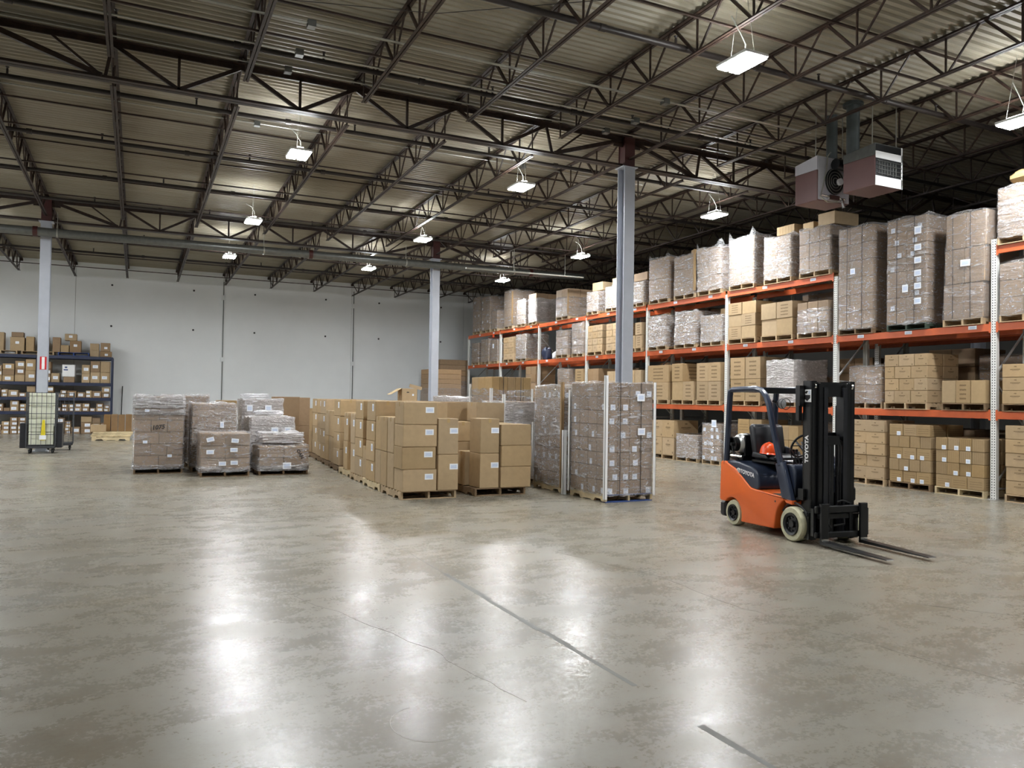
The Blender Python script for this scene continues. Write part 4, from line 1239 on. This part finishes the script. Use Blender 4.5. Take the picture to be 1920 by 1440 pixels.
def text(body, parent, loc, rot, size, mat, name='lettering', extrude=.0008, offset=0.0, shear=0, align='CENTER'):
    c = bpy.data.curves.new(name, 'FONT'); c.body = body; c.size = size; c.extrude = extrude; c.offset = offset; c.shear = shear
    c.align_x = align; c.align_y = 'CENTER'; c.resolution_u = 3
    c.materials.append(M[mat])
    tmp = bpy.data.objects.new(name, c)
    me = bpy.data.meshes.new_from_object(tmp); bpy.data.objects.remove(tmp)
    o = bpy.data.objects.new(name, me); C.objects.link(o)
    o.parent = parent; o.location = loc; o.rotation_euler = rot
    return o
text('1075', p1, (-.02,-.625,1.02), (R(90),R(-6),0), .13, 'ink', shear=.2, offset=.004)
for z0, z1 in ((1.30,1.38),(1.45,1.70)):
    put('gathered_film', film_mesh(1.0,1.16,z0,z1,int(z0*100),'film_white',cover=0,bulge=.03,hem=.02), p1)
put('film_skirt', film_mesh(1.0,1.16,.10,.19,77,'film_heavy',cover=0,bulge=.03,hem=.02), p1)
p3 = FW_('short wrapped stack with six white labels in front of a taller one', 1.24,17.78,1.0,1.1,.93, cols=2,rows=2,tiers=3,mat='card_wrap',film='film_clear',pal='wood_dark',pdetail=2,bulge=.006,cover=.45,
    labels=[(-.62,.84,.15,.09,-14),(.38,.80,.15,.09,6),(-.62,.50,.15,.09,0),(.34,.55,.15,.09,0),(-.12,.18,.15,.09,0),(.36,.2,.15,.09,0)])
put('film_skirt', film_mesh(1.0,1.1,.10,.2,78,'film_heavy',cover=0,bulge=.03,hem=.02), p3)
FW_('medium tall wrapped stack behind the short six label one', 1.13,19.02,.95,1.15,1.55, cols=2,rows=2,tiers=5,mat='card_wrap',film='film_heavy',bulge=.01,labels=[(.35,.66,.08,.14,0),(.1,.36,.09,.06,0)],brick=True)
FW_('wrapped stack at the very back left of floor pallets', .55,20.45,1.05,1.1,1.72, cols=2,rows=2,tiers=4,film='film_heavy')
p4 = FW_('low silvery wrapped load marked in black, at front right of the floor pallets', 2.44,17.80,1.06,1.1,.64, cols=2,rows=2,tiers=2,mat='card_wrap',film='film',pal='wood_dark',pdetail=2,bulge=.014,cover=.35,labels=[(.12,.13,.18,.14,0)])
text('OAN', p4, (.34,-.615,.46), (R(90),R(60),0), .10, 'ink', offset=.004)
put('film_skirt', film_mesh(1.06,1.1,.10,.22,79,'film_white',cover=0,bulge=.04,hem=.02), p4)
p4t = thing('wrapped_carton', 'film covered cartons heaped on the low silvery wrapped load', 'wrapped cartons', (2.97,18.45,.70))
for i, (x, z, wd, h_) in enumerate([(-.22,0,.42,.17),(.22,0,.42,.19)]): put('carton', carton_mesh(wd,.7,h_,'card_wrap',False), p4t, (x,0,z))
put('stretch_film', film_mesh(.9,.74,.0,.2,81,'film_white',bulge=.05,cover=.3,hem=0), p4t)
FW_('middle height white wrapped load behind the low silvery one', 2.40,19.05,1.0,1.1,1.24, cols=3,rows=2,tiers=4,film='film_white',bulge=.02,labels=[(.1,.72,.16,.15,0),(.7,.72,.14,.15,0)],codes=.3,cover=.3)
FW_('tallest white wrapped load of the right hand floor pallets', 2.42,20.55,.95,1.1,1.64, cols=3,rows=2,tiers=5,film='film_white',bulge=.028,labels=[(-.7,.86,.14,.16,0),(.25,.86,.16,.16,0),(-.75,.6,.12,.16,0),(-.5,.4,.2,.16,0)],cover=.3)
for i, (x,y,z,c_) in enumerate([(2.85,19.5,1.30,'tyre'),(2.75,21.0,1.70,'tyre')]):
    g = tag(put('film_bundle', lump_mesh('film_bundle', .33,.28,.05,20+i,'film_white'), None, (x,y,z)), f'crumpled heap of loose film on the {["middle height","tallest"][i]} white wrapped load', 'film')
far_stack('brown carton stack behind the tallest white wrapped load', 3.95, 23.6, 2, (.7,.7,.86), 'card_dark')
far_stack('brown ribbed carton between the two film load groups', 2.2, 22.6, 2, (.5,.6,.8), 'card_ribs')

# ---------------------------------------------------------------- left side: roll cages, pallet of board
def roll_cage(label, x, y, w_, d_, h_, rz, full):
    t = thing('roll_cage', label, 'roll cage', (x,y,0), rz, group='roll cages')
    put('base', MB().cbox((-w_/2,-d_/2,.15),(w_/2,d_/2,.22),.01).mesh('cage_base', M['cage']), t)
    for sx in (-1,1):
        for sy in (-1,1):
            c = put('caster', MB().tube([(-.02,0,.06),(.02,0,.06)],.06,14).mesh('caster_wheel', M['rubber'], True), t, (sx*(w_/2-.08), sy*(d_/2-.08), 0))
            put('fork', MB().box((-.035,-.02,.06),(-.025,.02,.15)).box((.025,-.02,.06),(.035,.02,.15)).box((-.035,-.03,.14),(.035,.03,.15)).mesh('caster_fork', M['cage']), c)
            put('post', MB().tube([(sx*w_/2,sy*d_/2,.2),(sx*w_/2,sy*d_/2,h_)],.017,8).mesh('cage_post', M['cage'], True), t)
    for sx in (-1,1):
        b = MB()
        for k in range(10): b.bar((sx*w_/2,-d_/2,.3+k*(h_-.35)/9),(sx*w_/2,d_/2,.3+k*(h_-.35)/9),.01,.01)
        for k in range(1,4): b.bar((sx*w_/2,-d_/2+d_*k/4,.22),(sx*w_/2,-d_/2+d_*k/4,h_),.009,.009)
        put('side_mesh', b.mesh('cage_side', M['cage']), t)
    b = MB()
    for k in range(6): b.bar((-w_/2,-d_/2,.25+k*(h_-.27)/5),(w_/2,-d_/2,.25+k*(h_-.27)/5),.016,.016)
    for k in range(1,6): b.bar((-w_/2+w_*k/6,-d_/2,.22),(-w_/2+w_*k/6,-d_/2,h_),.012,.012)
    put('front_mesh', b.mesh('cage_front', M['cage']), t)
    if full:
        for k in range(4):
            put('cream_panel', MB().cbox((-w_/2+.05,-d_/2+.06,.24+k*.375),(w_/2-.06,d_/2-.08,.24+k*.375+.362),.01).mesh('cream_panel', M['panel_white']), t)
        put('yellow_sign', MB().prism([(-.055,.38),(.075,.38),(.05,.96),(-.01,.96)], -d_/2-.014, -d_/2-.009).mesh('floor_sign', M['yellow']), t, (.04,0,0))
        put('sign_band', MB().box((-.04,-d_/2-.018,.40),(.13,-d_/2-.0145,.52)).mesh('sign_band', M['paper']), t)
        for sx in (-1,1): put('tray', MB().box((min(sx*(w_/2+.02),sx*(w_/2+.16)),-d_/2+.05,.16),(max(sx*(w_/2+.02),sx*(w_/2+.16)),d_/2,.86)).mesh('black_tray', M['black_soft']), t)
roll_cage('dark steel roll cage holding cream panels and a yellow sign', -2.44,26.05,.72,.5,1.75,0,True)
roll_cage('emptier dark roll cage nested behind the cream filled one', -2.1,27.35,.72,.5,1.74,.05,False)
pallet(None, (-.83,32.7,0), R(90), 1.1, 1.25, 'wood_new', 2, 'pale wooden pallet lying on the floor left of the wrapped stacks')
for i in range(3):
    tag(put('board', MB().cbox((-.66,-.5,0),(.66,.5,.055),.006).mesh('board', M['wood_new']), None, (-.83+.03*i,32.7,.142+.058*i), .02*i), f'pale board sheet on the floor pallet, {["lowest","middle","topmost"][i]} of three', 'board', 'board sheets on the floor pallet')
(carton('carton', 'small tan carton lying on the pale board sheets', (-1.25,32.4,0), 0, (0,0,.318), (.5,.3,.26), 'card'))
for i in range(5):
    t = thing('divider_stack', f'ribbed brown divider stack on the floor pallet, {ORD[i]} from left', 'carton divider', (-.98+i*.24,32.9,.318), group='ribbed divider stacks')
    for k in range(4): put('divider_sheet', MB().cbox((-.11,-.25+k*.125,0),(.11,-.25+k*.125+.11,.62+.01*(i%2)),.006).mesh('divider', M['card_ribs_dark']), t)
tag(put('plank', MB().cbox((-.09,-.02,0),(.09,.02,1.35),.004).mesh('plank', M['wood_new']), None, (.2,33.3,.0)), 'upright pale plank standing beside the ribbed divider stacks', 'plank')
tag(put('pole', MB().tube([(0,0,0),(.03,.45,2.05)],.022,8).mesh('pole', M['black'], True), None, (-.62,38.4,.0)), 'thin black pole leaning on the back wall by the shelves', 'pole')

# ---------------------------------------------------------------- navy shelving with parcels
SY0, SX0, SX1 = 37.55, -6.6, -.95
SH = [.88, 1.47, 2.10, 3.22]
sh = thing('shelving_unit', 'long navy blue shelving unit full of small cartons, back left', 'shelving', (0,SY0,0))
for x in (-6.55,-3.75,-.99):
    for y in (0.0, 1.0):
        put('upright_post', MB().cbox((x-.035,y,0),(x+.035,y+.06,3.27),.006).mesh('shelf_post', M['navy_shelf']), sh)
    b = MB()
    for k in range(3): b.bar((x,.03,.3+k),(x,1.03,.8+k),.03,.03)
    put('end_brace', b.mesh('shelf_brace', M['navy_shelf']), sh)
for z in SH:
    for x0, x1 in ((-6.5,-3.79),(-3.71,-1.03)):
        for y in (-.005,1.0): put('beam', MB().cbox((x0,y,z-.07),(x1,y+.045,z+.06),.006).mesh('shelf_beam', M['navy_shelf']), sh)
        put('shelf_deck', MB().box((x0,.03,z+.0),(x1,1.02,z+.055)).mesh('shelf_deck', M['wood_dark']), sh)
for x0, mt in ((-3.0,'blue_wood'),(-4.3,'wood'),(-5.6,'wood')):
    pallet(None, (x0+.55,SY0+.56,3.29), 0, 1.15, .95, mt, 1, f'{"blue" if mt=="blue_wood" else ("plain" if x0>-5 else "left plain")} pallet lying on top of the navy shelving')
small_sizes = [(.26,.8,.17),(.3,.8,.22),(.34,.75,.28),(.22,.75,.15),(.4,.8,.24),(.3,.7,.38),(.36,.75,.46),(.2,.75,.13)]
rs = random.Random(21)
row_names = {0:'floor row', 1:'first shelf', 2:'second shelf', 3:'third shelf', 4:'top of the shelving'}
COUNT = ORD + ['nineteenth','twentieth','twenty-first','twenty-second','twenty-third','twenty-fourth','twenty-fifth','twenty-sixth']
def shelf_row(lv, z0, zmax, maxn, big):
    x = SX1-.12; st = 0
    while x > -5.9:
        sz = small_sizes[rs.choice(big)]
        if lv == 3 and x > -2.95 and x-sz[0] < -2.28: x = -2.95
        if x > -3.81 and x-sz[0] < -3.70: x = -3.81
        k = 0; z = z0
        while True:
            hh = sz[2]
            if z+hh > zmax or k >= maxn: break
            if k and rs.random() < .18: break
            mt = rs.choice(['card_dark','card_dark','card','card'])
            wide = rs.random() < .5
            L = [('f', rs.uniform(-.3,.3), .5, min(.2,sz[0]*.6), min(.13,sz[2]*.55), 2)] if rs.random() < .86 else None
            looks = ('brown' if mt == 'card_dark' else 'tan') + (' white labelled' if L else ' bare')
            carton('small_carton', f'{looks} small carton, {row_names[lv]}, {COUNT[st]} stack from right end, {TIER[k]} tier',
                   (0,0,0), 0, (x-sz[0]/2, SY0+.085+sz[1]/2+rs.uniform(0,.08), z), sz, mt, L, group='small cartons on the navy shelving', yaw=rs.uniform(-.012,.012))
            z += hh+.003; k += 1
        x -= sz[0]+rs.uniform(.014,.03); st += 1
shelf_row(0, 0.002, .78, 4, [0,1,2,4,7])
shelf_row(1, SH[0]+.062, SH[1]-.08, 2, [0,1,3,7,0])
shelf_row(2, SH[1]+.062, SH[2]-.08, 2, [0,1,3,2,7])
shelf_row(3, SH[2]+.062, SH[3]-.1, 3, [2,5,6,4,1])
tp = [(-1.25,.45,.4,.24,0,'card_dark'),(-1.27,.36,.4,.36,.245,'card_dark'),(-1.68,.34,.42,.28,0,'card'),(-1.68,.34,.42,.28,.283,'card')]
for i, (x, a, b_, c_, dz, mt) in enumerate(tp):
    carton('small_carton', f'carton on top of the navy shelving, right end, {["lower right","upper right","lower left","upper left"][i]} of four', (x,SY0+.4,3.283), 0, (0,0,dz), (a,b_,c_), mt, [('f',.1,.4,.12,.09,2)] if i < 2 else None, group='small cartons on the navy shelving')
tp2 = [(-2.4,.42,.5,.0),(-2.79,.3,.3,.0),(-2.58,.44,.28,.505),(-3.1,.28,.62,.0),(-3.55,.34,.3,0),(-3.55,.34,.32,.305),(-3.6,.34,.26,.63),(-4.05,.28,.6,0),(-4.5,.5,.56,0),(-4.5,.42,.2,.565),(-5.2,.46,.74,0)]
for i, (x, a, c_, dz) in enumerate(tp2):
    carton('small_carton', f'carton on a pallet atop the navy shelving, {ORD[i]} counting from its right end', (x,SY0+.5,3.433), 0, (0,0,dz), (a,.5,c_), 'card' if i % 3 else 'card_dark', [('f',.0,.6,.13,.1,2)] if i % 2 == 0 else None, group='small cartons on the navy shelving')
carton('small_carton', 'brown carton under the white blue printed carton on third navy shelf', (-2.6,SY0+.3,SH[2]+.062), 0, (0,0,0), (.4,.4,.24), 'card_dark')
wc = carton('carton', 'white carton with blue print on the third navy shelf', (-2.62,SY0+.28,SH[2]+.062), 0, (0,0,.243), (.46,.4,.50), 'white')
put('blue_print', MB().box((-.18,-.2035,.26),(-.02,-.2015,.31)).box((-.14,-.2035,.36),(-.05,-.2015,.42)).mesh('blue_print', M['blue_wood']), wc)
# ---------------------------------------------------------------- forklift
FK = thing('forklift', 'orange and dark blue forklift with black mast parked on the open floor', 'forklift', (8.05,7.41,0), math.atan2(-.992,-.125))
def fk(name, mb, mat, smooth=False, bevel=0, label=None, parent=None):
    o = put(name, mb.mesh('forklift_'+name, M[mat] if isinstance(mat,str) else [M[x] for x in mat], smooth), parent or FK, label=label)
    if bevel:
        m_ = o.modifiers.new('bevel','BEVEL'); m_.width = bevel; m_.segments = 3; m_.limit_method = 'ANGLE'; m_.angle_limit = R(40)
        o.data.polygons.foreach_set('use_smooth',[True]*len(o.data.polygons))
    return o
def arc(cx_, cz_, r_, a0, a1, n): return [(cx_+r_*math.cos(R(a0+(a1-a0)*i/n)), cz_+r_*math.sin(R(a0+(a1-a0)*i/n))) for i in range(n+1)]
body = [(-1.60,.90),(-1.62,.36),(-1.60,.325)] + arc(-1.31,.17,.232,138,-22,9) + [(-.36,.105)] + arc(0,.215,.335,178,118,6) + [(-.12,.47),(-.0,.465),(.0,.525),(-.28,.55),(-.86,.585),(-1.24,.83),(-1.44,.895),(-1.5,.925)]
fk('body', MB().prism(body,-.45,.45), 'orange', False, .018, 'orange steel body and counterweight')
fk('chassis', MB().box((-1.55,-.26,.10),(-.02,.26,.5)).box((-.4,-.3,.3),(.06,.3,.52)), 'black')
fk('rear_bumper', MB().cbox((-1.69,-.40,.09),(-1.55,.40,.315),.03).box((-1.55,-.3,.12),(-1.45,.3,.3)), 'black_soft')
hood = [(-1.46,.70),(-1.05,.60),(-.74,.565),(-.70,.60),(-.70,.74),(-.76,.83),(-.90,.885),(-1.2,.925),(-1.46,.93)]
fk('hood', MB().prism(hood,-.437,.437), 'navy', False, .035, 'dark blue engine hood')
fk('floor_plate', MB().box((-.72,-.42,.535),(-.05,.42,.56)), 'galv')
cowl = [(-.32,.55),(-.05,.55),(-.02,.90),(-.06,.97),(-.22,.97),(-.3,.9)]
fk('front_cowl', MB().prism(cowl,-.37,.40), 'navy', False, .02)
for s in (-1,1):
    y0, y1 = (s*.45, s*.385)
    fk('guard_leg', MB().prism([(-.345,.97),(-.19,1.0),(.0,.52),(-.2,.52)], min(y0,y1), max(y0,y1)), 'navy', False, .01)
    pts = [(-1.515,s*.41,.86),(-1.455,s*.40,1.85),(-1.44,s*.40,1.93),(-1.38,s*.40,1.955),(-.84,s*.40,1.965),(-.70,s*.40,1.94),(-.60,s*.405,1.86),(-.53,s*.41,1.74),(-.40,s*.415,1.34),(-.255,s*.42,.95)]
    fk('guard_pillar', MB().tube(pts,.042,8), 'navy', True)
b = MB()
b.box((-1.46,-.40,1.92),(-1.40,.40,1.985)).box((-.86,-.4,1.94),(-.80,.4,1.985))
fk('guard_crossbar', b, 'navy')
for i in range(6): fk('roof_bar', MB().box((-1.42,-.33+i*.125,1.955),(-.80,-.30+i*.125,1.985)), 'black')
fk('front_header', MB().box((-.72,-.39,1.90),(-.66,.39,1.97)), 'black')
def wheel(name, x, y, r_, wd, s):
    prof = [(r_*.62,-wd/2+.02),(r_*.66,-wd/2),(r_*.93,-wd/2),(r_,-wd/2+.02),(r_,wd/2-.02),(r_*.93,wd/2),(r_*.66,wd/2),(r_*.62,wd/2-.02)]
    Mx = Matrix.Translation((x,y,r_)) @ Matrix.Rotation(R(90),4,'X')
    t = fk(name, MB().lathe(prof,36,Mx), 'tyre', True, 0, 'worn cream solid tyre')
    hp = [(.001,-.03),(r_*.2,-.03),(r_*.22,.0),(r_*.45,.0),(r_*.5,-.03),(r_*.64,-.045),(r_*.64,.05)]
    Mh = Matrix.Translation((x,y-s*0+(-wd/2+.03 if s<0 else wd/2-.03),r_)) @ Matrix.Rotation(R(90) if s < 0 else R(-90),4,'X') @ Matrix.Scale(-1,4,(0,0,1))
    put('hub', MB().lathe(hp,24,Mh).mesh('forklift_hub', M['black'], True), t)
    for k in range(8):
        a = 2*PI*k/8
        put('wheel_nut', MB().tube([(x+math.cos(a)*r_*.38,y+s*(wd/2-.035),r_+math.sin(a)*r_*.38),(x+math.cos(a)*r_*.38,y+s*(wd/2-.012),r_+math.sin(a)*r_*.38)],.012,6).mesh('wheel_nut', M['black_soft']), t)
for s in (-1,1):
    wheel('front_wheel', 0.0, s*.375, .222, .165, s)
    wheel('rear_wheel', -1.31, s*.36, .182, .135, s)
    fk('fender', MB().tube([(x_,s*.40,z_) for x_, z_ in arc(0,.222,.27,30,150,8)],.012,6), 'black')
fk('axle', MB().tube([(0,-.3,.222),(0,.3,.222)],.06,12).tube([(-1.31,-.3,.182),(-1.31,.3,.182)],.05,12), 'black')
# seat, tank
fk('seat_base', MB().cbox((-1.12,-.26,.925),(-.60,.26,.965),.01), 'black')
fk('seat_cushion', MB().cbox((-1.10,-.25,.965),(-.60,.25,1.05),.03), 'black_soft', False, 0, 'black vinyl seat cushion')
fk('seat_back', MB().prism([(-1.12,1.0),(-1.0,1.0),(-1.08,1.44),(-1.16,1.47),(-1.22,1.42)],-.25,.25), 'black_soft', False, .03)
for s in (-1,1): fk('hip_guard', MB().prism([(-1.08,1.0),(-.72,1.0),(-.76,1.05 if s < 0 else 1.09),(-1.06,1.07 if s < 0 else 1.15)],s*.27-.02,s*.27+.02), 'black_soft', False, .01)
tk = fk('gas_tank', MB().lathe([(.001,-.34),(.07,-.335),(.12,-.31),(.15,-.26),(.155,-.22),(.155,.24),(.14,.29),(.10,.33),(.001,.345)],28,Matrix.Translation((-1.42,.02,1.16)) @ Matrix.Rotation(R(90),4,'X')), 'silver', True, 0, 'silver gas cylinder lying crosswise')
for yy_ in (-.14,.16): put('strap', MB().lathe([(.158,-.018),(.163,-.016),(.163,.016),(.158,.018)],28,Matrix.Translation((-1.42,yy_,1.16)) @ Matrix.Rotation(R(90),4,'X')).mesh('tank_strap', M['black']), tk)
put('collar', MB().lathe([(.09,-.05),(.105,-.05),(.105,.05),(.09,.05)],20,Matrix.Translation((-1.42,-.33,1.16)) @ Matrix.Rotation(R(90),4,'X')).mesh('tank_collar', M['black'], True), tk)
put('valve', MB().tube([(-1.42,-.32,1.16),(-1.42,-.40,1.16)],.025,8).tube([(-1.42,-.38,1.16),(-1.36,-.40,1.04),(-1.28,-.36,.95)],.012,6).mesh('tank_valve', M['rubber']), tk)
fk('tank_bracket', MB().cbox((-1.56,-.30,.93),(-1.28,.34,1.005),.01).box((-1.30,-.26,1.0),(-1.26,.30,1.30)), 'black')
fk('tank_rail', MB().tube([(-1.40,-.41,1.0),(-1.12,-.41,1.0)],.018,8), 'chrome', True)
# controls
fk('steering_column', MB().tube([(-.14,.0,.95),(-.36,.0,1.2)],.035,10), 'black', True)
n = 28
sw = MB().tube([tuple(Vector((-.36,0,1.2)) + Vector((math.cos(2*PI*k/n)*.08, math.sin(2*PI*k/n)*.17, math.cos(2*PI*k/n)*.15))) for k in range(n+1)],.015,8,caps=False)
sw.bar((-.36,-.16,1.2),(-.36,.16,1.2),.025,.012)
fk('steering_wheel', sw, 'black', True)
for i in range(4): fk('hydraulic_hose', MB().tube([(-.48+.02*i,-.02+.09*i,1.26-.02*i),(-.30,-.05+.09*i,1.16-.02*i),(-.12,-.06+.09*i,1.0),(.02,-.06+.09*i,.82)],.014,6), 'black_soft', True)
for i in range(3): fk('control_lever', MB().tube([(-.12,-.22-.05*i,.95),(-.2,-.22-.05*i,1.14)],.008,6).lathe([(.001,.02),(.018,.012),(.018,-.012),(.001,-.02)],8,Matrix.Translation((-.2,-.22-.05*i,1.15))), 'black', True)
fk('grab_rail', MB().tube([(-.3,-.38,1.0),(-.05,-.38,1.02)],.016,8), 'chrome', True)
for s in (-1,1):
    l_ = fk('headlight', MB().lathe([(.001,-.07),(.05,-.06),(.068,-.01),(.07,.0)],20,Matrix.Translation((-.40,s*.30,1.76)) @ Matrix.Rotation(R(90),4,'Y')), 'black', True)
    put('lens', MB().lathe([(.001,.012),(.045,.006),(.064,.0)],20,Matrix.Translation((-.40,s*.30,1.76)) @ Matrix.Rotation(R(90),4,'Y')).mesh('lens', M['lens'], True), l_)
    put('bracket', MB().bar((-.46,s*.30,1.76),(-.5,s*.38,1.80),.03,.03).tube([(-.40+.075*math.cos(0),s*.30+.075*math.cos(t_),1.76+.075*math.sin(t_)) for t_ in [2*PI*k/16 for k in range(17)]],.005,5,caps=False).mesh('light_bracket', M['black']), l_)
# mast
for s in (-1,1):
    b = MB(); y_ = s*.335
    b.box((.06,min(y_,y_-s*.012),.05),(.225,max(y_,y_-s*.012),2.06)); b.box((.06,min(y_,y_-s*.075),.05),(.085,max(y_,y_-s*.075),2.06)); b.box((.20,min(y_,y_-s*.075),.05),(.225,max(y_,y_-s*.075),2.06))
    o_ = fk('outer_rail', b, 'black', False, 0, 'black outer mast rail')
    b = MB(); y_ = s*.255
    b.box((.10,min(y_,y_-s*.012),.09),(.255,max(y_,y_-s*.012),2.03)); b.box((.10,min(y_,y_-s*.07),.09),(.12,max(y_,y_-s*.07),2.03)); b.box((.235,min(y_,y_-s*.07),.09),(.255,max(y_,y_-s*.07),2.03))
    fk('inner_rail', b, 'black')
    b = MB(); y_ = s*.18
    b.box((.14,min(y_,y_-s*.06),.12),(.27,max(y_,y_-s*.06),1.98))
    fk('carriage_rail', b, 'black_soft')
    fk('lift_cylinder', MB().tube([(.03,s*.24,.1),(.03,s*.24,1.75)],.032,12).tube([(.03,s*.24,1.75),(.03,s*.24,1.98)],.02,10), 'black', True)
    for z_ in (1.995,):
        fk('mast_roller', MB().tube([(.20,s*.235,z_),(.20,s*.20,z_)],.045,14).tube([(.20,s*.30,z_),(.20,s*.275,z_)],.045,14), 'chrome', True)
    fk('tilt_cylinder', MB().tube([(-.12,s*.36,.47),(.12,s*.345,.60)],.032,10).box((.03,s*.36-.02,.54),(.13,s*.36+.02,.68)), 'black', True)
    fk('mast_foot', MB().box((.02,s*.33-.06,.06),(.25,s*.33+.05,.40)), 'black')
fk('mast_crossbar', MB().box((.06,-.33,1.90),(.10,.33,2.05)).box((.06,-.33,1.30),(.09,.33,1.40)).box((.06,-.33,.5),(.09,.33,.62)).box((.10,-.25,1.93),(.13,.25,2.03)).box((.20,-.19,1.86),(.24,.19,1.98)), 'black')
fk('center_cylinder', MB().tube([(.20,-.02,.15),(.20,-.02,1.28)],.045,14).box((.16,-.1,1.25),(.25,.08,1.36)), 'black', True)
for i, y_ in enumerate((-.13,-.095,.06,.10,.135)):
    fk('mast_hose', MB().tube([(.22,y_*.6,1.32),(.235,y_*.85,1.29),(.24,y_,1.22),(.24,y_,.5)],.011,6), 'rubber', True)
for s in (-1,1): fk('lift_chain', MB().box((.225,s*.055-.012,.45),(.235,s*.055+.012,1.34)), 'black_soft')
fk('side_bracket', MB().cbox((.08,.335,.52),(.2,.40,.70),.02), 'black')
fk('mast_hook', MB().box((.02,-.42,1.74),(.10,-.34,2.0)).box((.0,-.40,1.55),(.06,-.35,1.76)), 'black')
# carriage and forks
fk('carriage_bar', MB().cbox((.355,-.40,.405),(.40,.40,.50),.012), 'black')
fk('carriage_bar', MB().cbox((.355,-.40,.10),(.40,.40,.175),.012), 'black')
fk('carriage_frame', MB().box((.28,-.20,.1),(.355,-.15,.52)).box((.28,.15,.1),(.355,.20,.52)).box((.30,-.40,.12),(.35,-.36,.46)).box((.30,.36,.12),(.40,.405,.46)).box((.3,-.3,.33),(.345,.3,.385)), 'black')
fk('carriage_hose', MB().tube([(.37,-.2,.38),(.40,-.23,.30),(.40,-.18,.23)],.012,6).tube([(.37,.05,.34),(.41,.02,.27),(.38,-.12,.25)],.012,6).tube([(.36,.1,.54),(.37,.02,.56),(.36,-.05,.54)],.010,6), 'rubber', True)
for s in (-1,1):
    y_ = s*.30
    b = MB().cbox((.405,y_-.055,.03),(.445,y_+.055,.53),.006)
    b.prism([(.42,.03),(1.47,.042),(1.49,.048),(1.47,.054),(.42,.072)], y_-.055, y_+.055)
    b.box((.395,y_-.05,.42),(.41,y_+.05,.53))
    fo = fk('fork', b, 'black', False, 0)
    put('heel_wear', MB().cbox((.438,y_-.052,.074),(.449,y_+.052,.10),.003).box((.445,y_-.05,.073),(.50,y_+.05,.0745)).mesh('heel', M['chrome']), fo)
# lettering and emblem
fk_hood_text = text('TOYOTA', FK, (-.965,-.440,.778), (R(90),R(7),0), .078, 'white', offset=.003)
def oval(cx_, cz_, rx, rz, r_):
    return [(cx_+rx*math.cos(2*PI*k/24), -.441, cz_+rz*math.sin(2*PI*k/24)) for k in range(25)]
em = MB()
em.tube(oval(-1.17,.803,.042,.029,0),.005,5,caps=False).tube(oval(-1.17,.803,.015,.027,0),.004,5,caps=False).tube(oval(-1.17,.815,.029,.011,0),.004,5,caps=False)
fk('emblem', em, 'white', True)
mt = Matrix(((0,-1,0),(0,0,-1),(1,0,0))).to_euler()
text('TOYOTA', FK, (.14,-.338,1.19), mt, .084, 'white', offset=.004)
st = put('mast_sticker', MB().box((.07,-.339,1.79),(.215,-.336,1.95)).mesh('sticker', M['white']), FK)
put('sticker_shield', MB().prism([(.085,1.88),(.2,1.88),(.2,1.84),(.142,1.80),(.085,1.84)],-.3405,-.339).prism([(.10,1.91),(.13,1.935),(.16,1.93),(.13,1.895)],-.3405,-.339).mesh('shield', M['ink']), st)
put('sticker_bars', MB().box((.165,-.3405,1.89),(.195,-.339,1.935)).mesh('bars', M['print']), st)
fk('fuel_cap', MB().tube([(-.33,-.452,.47),(-.33,-.447,.47)],.014,10), 'ink')
# hard hat
hx, hy = rot2(-.80,-.20, math.atan2(-.992,-.125))
hh = thing('hard_hat', 'orange hard hat resting on the forklift seat', 'hard hat', (8.05+hx, 7.41+hy, 1.065), math.atan2(-.992,-.125)+.3)
hb = MB(); n = 24
prof = [(0,.15),(.3,.147),(.55,.135),(.78,.105),(.93,.06),(1.0,.012),(1.02,0)]
for (q, z_) in prof:
    for k in range(n):
        a = 2*PI*k/n; hb.v.append((.135*q*math.cos(a)+.0, .108*q*math.sin(a), z_))
for i in range(len(prof)-1):
    for k in range(n):
        k2 = (k+1)%n; hb.face([i*n+k,i*n+k2,(i+1)*n+k2,(i+1)*n+k][::-1])
ho = put('shell', hb.mesh('helmet_shell', M['helmet'], True), hh)
bp = MB(); 
for (q, z_) in ((1.0,.012),(1.0,.0),(1.0,-.0)):
    for k in range(n):
        a = 2*PI*k/n; e = 1.06 + (.42*max(0,math.cos(a))**2)
        f = e if z_ == 0.0 else 1.0
        bp.v.append((.135*f*math.cos(a), .108*(1.06 if z_==0.0 else 1.0)*math.sin(a), z_ - (.012*max(0,math.cos(a)) if z_==0 else 0)))
for k in range(n): k2 = (k+1)%n; bp.face([k,k2,n+k2,n+k][::-1])
put('brim', bp.mesh('helmet_brim', M['helmet'], True), hh)
put('ridge', MB().tube([(-.12,0,.07),(-.07,0,.128),(0,0,.153),(.07,0,.128),(.12,0,.07)],.012,6).mesh('helmet_ridge', M['helmet'], True), hh)
